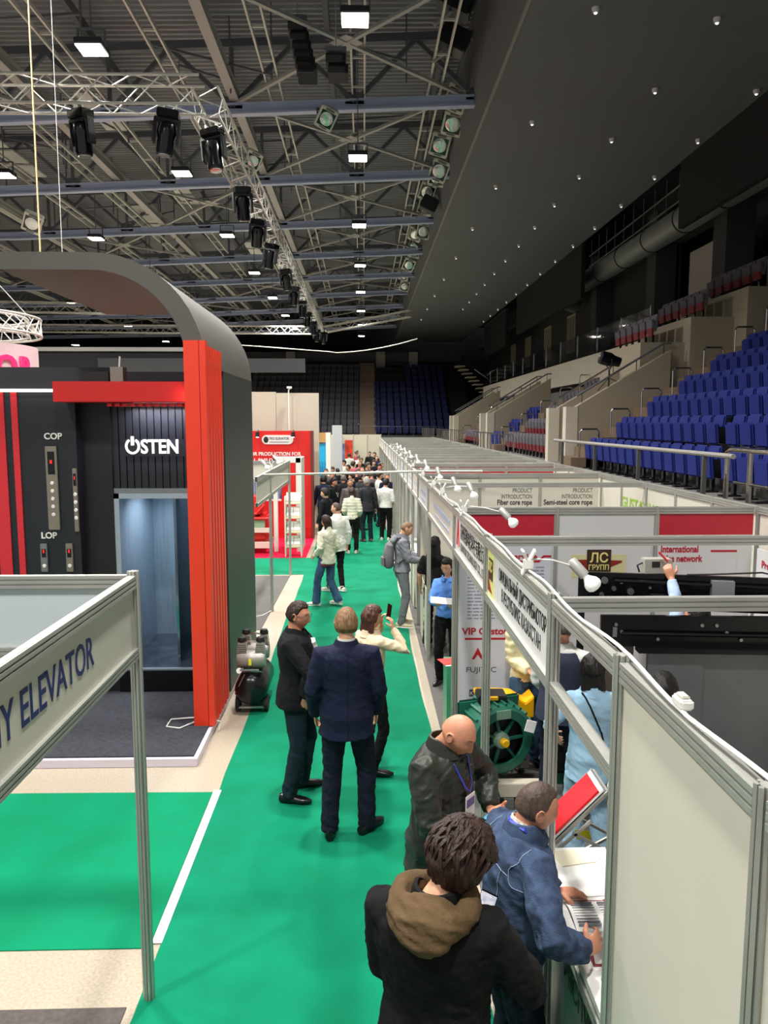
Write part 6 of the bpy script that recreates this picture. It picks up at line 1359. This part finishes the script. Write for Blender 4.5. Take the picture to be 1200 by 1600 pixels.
drape(P, 'seam_stitching', L_, .0019, mat('pale_stitch', '#8796ad', .8), 'jacket')
cb = MB(); n = 20; vs_ = []
for i in range(n + 1):
    a = -math.pi * .8 + 1.6 * math.pi * i / n; x = math.sin(a); y = -math.cos(a)
    for r_, z in ((.070, 1.50), (.058, 1.56), (.064, 1.56), (.082, 1.50)): vs_.append(tp(z - .03 * (1 + y), y * r_ + .0, x * r_))
fs = []
for i in range(n):
    for j in range(4): a0 = i * 4 + j; a1 = i * 4 + (j + 1) % 4; fs.append((a0, a1, a1 + 4, a0 + 4))
cb.add(vs_, fs); cb.build('shirt_collar', cloth('plaid_shirt', '#c9c4b8', .8, .1, 60, .4, 70), P['t'], world=False, smooth=True)
MB().tube([tp(.905, 0, 0), tp(.94, 0, 0)], [.197, .193], 30, up=(0, 1, 0), ry=[.151, .149]).build('waistband', C_denim, P['t'], world=False, smooth=True)
# ---- 4 navy suit, back to camera
P = person('man in navy suit standing with his back to the camera', (-.14, 5.93), -4, 1.86, SK_f, 'short', H_lb, ('suit', C_navy, .80, 1.10), ('straight', C_navyt, 1.02), S_black,
           arms={'R': dict(lw=(.235, .10, .91), pole=(.45, -.9, .1), hand=True, curl=.7), 'L': dict(lw=(-.235, .10, .91), pole=(-.45, -.9, .1), curl=.7)}, legs={'R': (.02, 5.93, 38), 'L': (-.28, 5.86, 0)}, head=(4, 3, 0), q=2, bulk=1.06)
tp = P['tp']; b = MB(); n = 16; vs_ = []
for i in range(n + 1):
    a = -math.pi * .75 + 1.5 * math.pi * i / n; x = math.sin(a); y = -math.cos(a)
    for r_, z in ((.062, 1.50), (.060, 1.535), (.066, 1.535), (.068, 1.50)): vs_.append(tp(z, y * r_ - .006, x * r_))
fs = []
for i in range(n):
    for j in range(4): a0 = i * 4 + j; a1 = i * 4 + (j + 1) % 4; fs.append((a0, a1, a1 + 4, a0 + 4))
b.add(vs_, fs); b.build('shirt_collar', C_white, P['t'], world=False, smooth=True)
drape(P, 'back_seam', [[tp(1.46, -.2, 0), tp(1.1, -.25, 0), tp(.83, -.2, 0)]], .0022, C_navyt, 'suit_jacket', .0005)
drape(P, 'sleeve_seam', [[tp(1.46, -.05, sg * .14), tp(1.42, -.2, sg * .165), tp(1.30, -.2, sg * .17)] for sg in (1, -1)], .002, C_navyt, 'suit_jacket', .0005)
# ---- 5 dark suit with glasses
P = person('man in black suit and glasses, hands in pockets, facing right', (-.60, 6.60), 98, 1.77, SK_r, 'short', H_br, ('suit', C_blk2, .84, 1.12), ('straight', C_teal, 1.0), S_black,
           arms={'R': dict(lw=(.21, .13, .96), pole=(.9, -.7, .1), curl=.7), 'L': dict(lw=(-.21, .13, .96), pole=(-.9, -.7, .1), curl=.7)}, legs={'R': (-.66, 6.42, 100), 'L': (-.57, 6.70, 75)}, head=(6, 10, 0), q=2, bulk=1.12, belly=.05, glasses=True)
tp = P['tp']; drape(P, 'shirt_front', [[tp(1.47, .2, 0), tp(1.3, .3, 0), tp(1.12, .3, 0)]], .034, C_white, 'suit_jacket', .001, .004)
drape(P, 'necktie', [[tp(1.46, .2, 0), tp(1.3, .3, 0), tp(1.13, .3, 0)]], .015, C_navyt, 'suit_jacket', .007, .004)
# ---- 6 woman in cream blouse photographing
P = person('woman in cream blouse raising a phone, half hidden behind the navy suit', (.06, 6.98), 50, 1.63, SK_f, 'bob', mat('hair_auburn', '#4a2a1c', .5, var=.35, vscale=60, bump=.5, bscale=120, stretch=(1, 1, .25)), ('shirt', mat('cream_dotted', '#d8c4a4', .8, var=.1, vscale=60), 1.0, 1.05), ('slim', C_black, .95), S_black,
           arms={'R': dict(w=(.27, 6.93, 1.42), pole=(.6, -.3, -.8), d=(-.15, .05, .9), n=(-.7, .3, 0), curl=.55), 'L': dict(w=(.16, 7.10, 1.42), pole=(-.3, .8, -.7), d=(.12, -.05, .9), n=(.6, -.2, 0), curl=.6)}, legs={'R': (.09, 6.90, 95), 'L': (.0, 7.05, 40)}, head=(18, 4, 0), q=2, fem=True)
phone(P, (.235, 7.0, 1.56), (-.75, -.35, .1), (.1, 0, 1), None, lab='black smartphone held up by the woman in cream')
tag(MB().tube([(.12, 6.9, .95), (.1, 6.93, .6)], [.05, .06], 10, ry=[.03, .035]).build('handbag', S_black), 'small dark handbag hanging beside the woman in cream', 'bag')
# ---- 7 grey tracksuit man with backpack
P = person('man in grey hooded tracksuit with grey backpack at a counter', (.62, 12.32), 82, 1.74, SK_f, 'crop', H_lb, ('jacket', C_grey, .92, 1.0), ('straight', C_greyd, .98), S_tan,
           arms={'R': dict(w=(.93, 12.22, 1.10), pole=(-.4, -.6, -.7), d=(.9, .1, .15), n=(0, .2, .8), curl=.4), 'L': dict(w=(.94, 12.44, 1.10), pole=(-.4, .6, -.7), d=(.9, -.1, .15), n=(0, -.2, .8), curl=.4)}, legs={'R': (.60, 12.18, 95), 'L': (.64, 12.46, 70)}, head=(5, 26, 0), q=1, head_off=(0, .03, 0), eyes=False)
tp = P['tp']; b = MB(); b.tube([tp(1.50, -.09), tp(1.42, -.15), tp(1.34, -.15)], [.10, .11, .05], 14, up=(0, 1, 0), ry=[.045, .05, .03]); o = b.build('hood', C_grey, P['t'], world=False); remesh(o, .014, 3)
M_bpk = cloth('grey_backpack_fabric', '#6d6a70', .8, .3, 60)
tb = thing('backpack', 'grey backpack on the back of the tracksuit man', 'backpack', tuple(worldpt(P, tp(1.1, -.2)))); MWp = P['MW']
b = MB(); b.tube([tp(.98, -.22), tp(1.02, -.22), tp(1.2, -.22), tp(1.36, -.20), tp(1.40, -.19)], [.10, .135, .14, .12, .06], 16, up=(0, 1, 0), ry=[.05, .085, .09, .07, .03]); b.v = [tuple(MWp @ Vector(v)) for v in b.v]; o = b.build('bag', M_bpk, tb, smooth=True)
b = MB(); b.tube([tp(1.02, -.31), tp(1.16, -.315)], [.10, .10], 12, up=(0, 1, 0), ry=[.03, .03]); b.v = [tuple(MWp @ Vector(v)) for v in b.v]; b.build('front_pocket', M_bpk, tb, smooth=True)
b = MB()
for sg in (-1, 1): b.tube([tp(1.40, -.16, sg * .09), tp(1.485, -.05, sg * .10), tp(1.42, .11, sg * .12), tp(1.2, .10, sg * .17), tp(1.05, -.12, sg * .15)], .022, 8, ry=.007)
b.v = [tuple(MWp @ Vector(v)) for v in b.v]; b.build('strap', C_char, tb, smooth=True)
# ---- 8, 9 the walking pair
P = person('dark-haired woman in cream jacket and blue jeans walking left', (-.66, 13.72), -42, 1.66, SK_f, 'bob', H_br, ('jacket', C_cream, .84, 1.02), ('wide', C_jeans, .92), (S_white, M_white),
           arms={'R': dict(lw=(.2, .12, .98), curl=.7), 'L': dict(lw=(-.22, .12, .98), curl=.7)}, legs={'L': (-.86, 13.70, -70), 'R': (-.46, 13.68, -55, .03)}, head=(-10, 5, 0), q=1, fem=True)
tp = P['tp']; MB().tube([tp(.84), tp(.80)], [.165, .168], 20, up=(0, 1, 0), ry=[.125, .127]).build('maroon_hem', mat('maroon_cloth', '#6a1234', .8), P['t'], world=False, smooth=True)
P = person('man in long white jacket and black trousers behind the walking woman', (-.52, 15.0), -40, 1.76, SK_f, 'crop', H_st, ('coat', C_white, .82, 1.06), ('slim', C_black, 1.05), (S_white, M_white), arms={'R': dict(lw=(.27, .02, .90)), 'L': dict(lw=(-.26, .1, .92))}, legs={'R': (-.42, 14.85, -40), 'L': (-.68, 14.95, -60)}, head=(-28, 3, 0), q=1)
# ---- 10-12 standing in the aisle
person('woman in cream quilted jacket and black trousers, back to camera', (-.29, 19.4), 2, 1.68, SK_f, 'bob', H_br, ('puffer', C_cream, .92, .94), ('straight', C_black, .98), (S_white, M_white), arms={'R': dict(lw=(.2, .2, 1.02)), 'L': dict(lw=(-.2, .2, 1.02))}, head=(0, 12, 0), q=1, fem=True)
person('man in dark jacket, jeans and grey cap, back to camera', (.10, 21.3), -20, 1.80, SK_r, 'thick', H_lg, ('jacket', C_char, .84, 1.0), ('straight', C_teal, 1.), (mat('brown_shoe', '#6a4d3f', .6), M_rubber), head=(-10, 8, 0), q=1)
person('young man in white long-sleeved top and black trousers', (.62, 21.6), 12, 1.74, SK_f, 'thick', H_dk, ('shirt', C_white, .93, 1.12), ('straight', C_black, 1.02), (S_white, M_white), arms={'R': dict(lw=(.2, .2, 1.05)), 'L': dict(lw=(-.2, .15, 1.0))}, head=(20, 10, 0), q=1)
person('man in black suit turning left, in front of the crowd', (-.92, 18.7), -60, 1.72, SK_f, 'thick', H_dk, ('suit', C_blk2, .84, 1.0), ('straight', C_black, 1.), S_black, head=(-15, 8, 0), q=1)
P = person('man in navy suit with white lanyard, back to camera at the crowd edge', (-1.16, 22.4), 10, 1.78, SK_f, 'thick', H_dk, ('suit', C_navy, .84, 1.06), ('straight', C_navyt, 1.), S_black, head=(0, 5, 0), q=1)
P = person('man in black suit with white lanyard facing right', (-.86, 21.9), 120, 1.75, SK_t, 'thick', H_dk, ('suit', C_blk2, .84, 1.04), ('straight', C_black, 1.), S_black, head=(0, 8, 0), q=1); lanyard(P, C_white, False)
person('bald man in grey checked suit facing the camera', (-.38, 21.9), 172, 1.72, SK_t, 'recede', H_gr, ('suit', C_grys, .84, 1.04), ('straight', C_char, 1.), S_black, head=(0, 15, 0), q=1)
person('man in charcoal suit with grey hair beside the bald man', (-.60, 23.2), 20, 1.74, SK_r, 'short', H_gr, ('suit', C_blk2, .84, 1.04), ('straight', C_black, 1.), S_black, q=1)
person('man in dark coat turning right behind the grey cap', (-.08, 23.6), 60, 1.74, SK_f, 'short', H_dk, ('coat', C_char, .84, 1.), ('straight', C_black, 1.), S_black, q=1)
# ---- right booths
P = person('long-haired person in black with bare forearms, back to camera', (1.04, 11.1), 20, 1.66, SK_f, 'long', H_dk, ('tee', C_black, .86, 1.0, .45), ('wide', C_black, .9), S_black, arms={'L': dict(lw=(-.24, .05, .92)), 'R': dict(lw=(.2, .2, 1.0))}, q=1, fem=True)
P = person('young woman with glasses in bright blue shirt holding papers', (1.06, 9.45), 200, 1.64, SK_f, 'long', H_dk, ('shirt', C_blue, .95, 1.0), ('straight', C_black, .95), S_black, arms={'R': dict(w=(.92, 9.18, 1.10), pole=(-.5, .3, -.8), d=(-.1, -.7, .2), n=(.1, 0, .9), curl=.4), 'L': dict(w=(1.1, 9.15, 1.08), pole=(.5, .3, -.8), d=(-.4, -.5, .1), n=(0, 0, .9), curl=.4)}, head=(14, 8, 0), q=1, fem=True, glasses=True)
slab(Vector((.80, 9.0, 1.17)), Vector((.3, .0, -.03)), Vector((.02, .2, .03)), Vector((0, 0, 1)), .004, 'paper_sheet', M_paper, 'white papers held by the woman with glasses', 'paper')
P = person('person in cream padded jacket and jeans beside the green machine', (1.56, 7.12), 165, 1.66, SK_r, 'bob', H_br, ('puffer', mat('pale_yellow_nylon', '#ddd3a8', .5, bump=.1), .90, 1.02), ('straight', C_jeans, 1.), S_black, arms={'R': dict(lw=(.1, .26, 1.08)), 'L': dict(lw=(-.1, .24, 1.08))}, head=(0, 12, 0), q=1, fem=True)
P = person('man in dark blue vest and white shirt inspecting the lift door', (1.64, 6.14), 30, 1.76, SK_r, 'short', H_gr, ('shirt', C_white, .93, 1.05), ('straight', C_navyt, 1.05), S_black, arms={'R': dict(lw=(.2, .25, 1.0)), 'L': dict(lw=(-.2, .25, 1.0))}, head=(0, 10, 0), q=1)
tp = P['tp']; b = MB(); secs = [(.88, .172, .13, 0)] + [r_ for r_ in TORSO if .9 < r_[0] < 1.47]; b.tube([tp(z, y) for z, hx, hy, y in secs], [(hx * 1.1 + .022) * (1 if z < 1.38 else .86) for z, hx, hy, y in secs], 24, up=(0, 1, 0), ry=[hy * 1.1 + .026 for z, hx, hy, y in secs]); b.build('vest', mat('navy_vest', '#2b3146', .7, bump=.2), P['t'], world=False, smooth=True)
P = person('woman in light blue suit with black hair, back to camera', (1.66, 5.36), 6, 1.64, SK_f, 'bob', H_dk, ('suit', C_lblue, .78, 1.06, .72), ('wide', cloth('light_blue_denim', '#8fb0c6', .9, .3, 120, .08), .95), S_white, arms={'L': dict(lw=(-.24, .18, 1.02), pole=(-.8, -.6, 0)), 'R': dict(lw=(.22, .2, 1.02))}, head=(0, 12, 0), q=2, fem=True, bulk=1.05)
tp = P['tp']; drape(P, 'bag_strap', [[tp(1.46, -.06, -.08), tp(1.40, -.14, -.04), tp(1.2, -.14, .05), tp(.98, -.14, .13)]], .006, C_black, 'suit_jacket', .004)
person('black-haired man whose head shows above the cream panel', (1.88, 4.62), 20, 1.74, SK_f, 'thick', H_dk, ('shirt', C_white, .93, 1.04), ('straight', C_black, 1.), S_black, head=(0, 12, 0), q=1)
P = person('technician in pale blue shirt reaching up with a red tool', (2.74, 6.10), -10, 1.87, SK_r, 'short', H_dk, ('shirt', cloth('pale_blue_cotton', '#a9bedd', .8, .2, 100, .04), .93, 1.04), ('straight', C_navyt, 1.), S_black, arms={'L': dict(w=(2.63, 6.40, 2.05), pole=(.6, -.5, -.5), d=(-.25, .2, .8), n=(.3, .8, 0), curl=.8), 'R': dict(lw=(.2, .2, 1.0))}, head=(-10, -5, 0), q=1)
tag(MB().tube([(2.615, 6.44, 2.13), (2.54, 6.46, 2.21)], .009, 8).build('screwdriver', M_redp, smooth=True), 'red screwdriver in the raised hand', 'tool')
P = person('person in grey-brown jacket behind the literature counter', (1.62, 3.95), 235, 1.60, SK_f, 'short', H_dk, ('jacket', C_brown, .9, 1.), ('straight', C_black, 1.), S_black, arms={'R': dict(w=(1.33, 3.80, 1.06), pole=(0, .6, -.8)), 'L': dict(w=(1.42, 3.62, 1.06), pole=(.8, .3, -.6))}, head=(0, 20, 0), q=1)
P = person('person in black top and checked skirt at the red stand', (-3.02, 20.9), 80, 1.62, SK_f, 'bob', H_dk, ('shirt', C_black, 1.0, 1.), ('skirt', cloth('dark_check', '#4a3a34', .8, .2, 50, .6, 30), 1.), (S_white, M_white), q=1, fem=True)
# ---- distant crowd
CR = [(.11, 24.6, 'short', 'B', 'man in black jacket behind the grey cap man'), (.5, 24.4, 'thick', 'T', 'man in white shirt facing away behind the white-top man'), (.74, 24.0, 'short', 'N', 'man in navy top at the right crowd edge'), (-1.31, 26.9, 'short', 'G', 'man with grey hair at the left crowd edge'), (-.92, 27.6, 'recede', 'B', 'balding man in black among the crowd'), (-.42, 30.6, 'thick', 'R', 'person in reddish shirt in mid crowd'), (-.1, 34.5, 'thick', 'B', 'person in black seen from behind in mid crowd'), (0., 27.7, 'recede', 'G', 'balding man in grey near crowd centre'), (.32, 28.7, 'recede', 'N', 'bald man in navy near crowd centre'), (.66, 38, 'recede', 'N', 'man in blue and black at the far right of the crowd'), (.68, 30.2, 'short', 'B', 'man in black beside the right fascias'), (.6, 41, 'thick', 'B', 'dark-clothed visitor near the end wall'), (.35, 42.5, 'short', 'B', 'slim visitor in black before the end wall'), (-.74, 40.5, 'thick', 'T', 'visitor in white before the violet poster'), (-.4, 42.5, 'thick', 'R', 'visitor in red before the end wall'), (-1.05, 35.5, 'recede', 'T', 'grey-haired visitor in pale top on the far left'), (-1.5, 30.5, 'short', 'G', 'visitor in grey beside the cyan booth'), (-.62, 25.3, 'short', 'N', 'man in navy jacket left of crowd centre'), (.62, 26.4, 'thick', 'B', 'man in black right of crowd centre'), (-.2, 26.0, 'short', 'B', 'man in black at crowd centre'), (-.8, 32.5, 'thick', 'T', 'visitor in cream left of crowd centre'), (.45, 33, 'thick', 'N', 'visitor in blue behind crowd centre'), (-.25, 38.5, 'short', 'T', 'visitor in white in the far crowd'), (.15, 29.8, 'thick', 'G', 'visitor in grey behind the bald man in navy'), (-1.0, 24.6, 'short', 'B', 'man in black behind the lanyard men'), (-.35, 24.4, 'thick', 'N', 'man in navy between the bald man and the grey cap'), (.28, 25.6, 'short', 'G', 'man in grey jacket right of the grey cap man'), (-1.15, 28.6, 'thick', 'B', 'man in black near the cyan booth edge'), (.6, 29.2, 'thick', 'T', 'visitor in white behind the white-top man'), (-.55, 29.0, 'short', 'B', 'man in black behind the balding man'), (-.15, 32.0, 'recede', 'R', 'balding visitor in rose top far down the aisle')]
CM = {'B': C_blk2, 'N': C_navy, 'T': C_white, 'G': C_grys, 'R': cloth('rose_cloth', '#a85058', .8)}
for i, (x, y, hr, c, lab) in enumerate(CR):
    person(lab, (x, y), (i * 83) % 360 if i % 3 else 170, 1.68 + .012 * (i * 7 % 9), SK_f if i % 2 else SK_r, hr, (H_dk, H_br, H_gr, H_st)[i % 4], ('suit' if c in 'BNG' else 'shirt', CM[c], .86, 1.04), ('straight', (C_black, C_navyt, C_teal)[i % 3], 1.), S_black, q=0, head=(0, 8, 0))
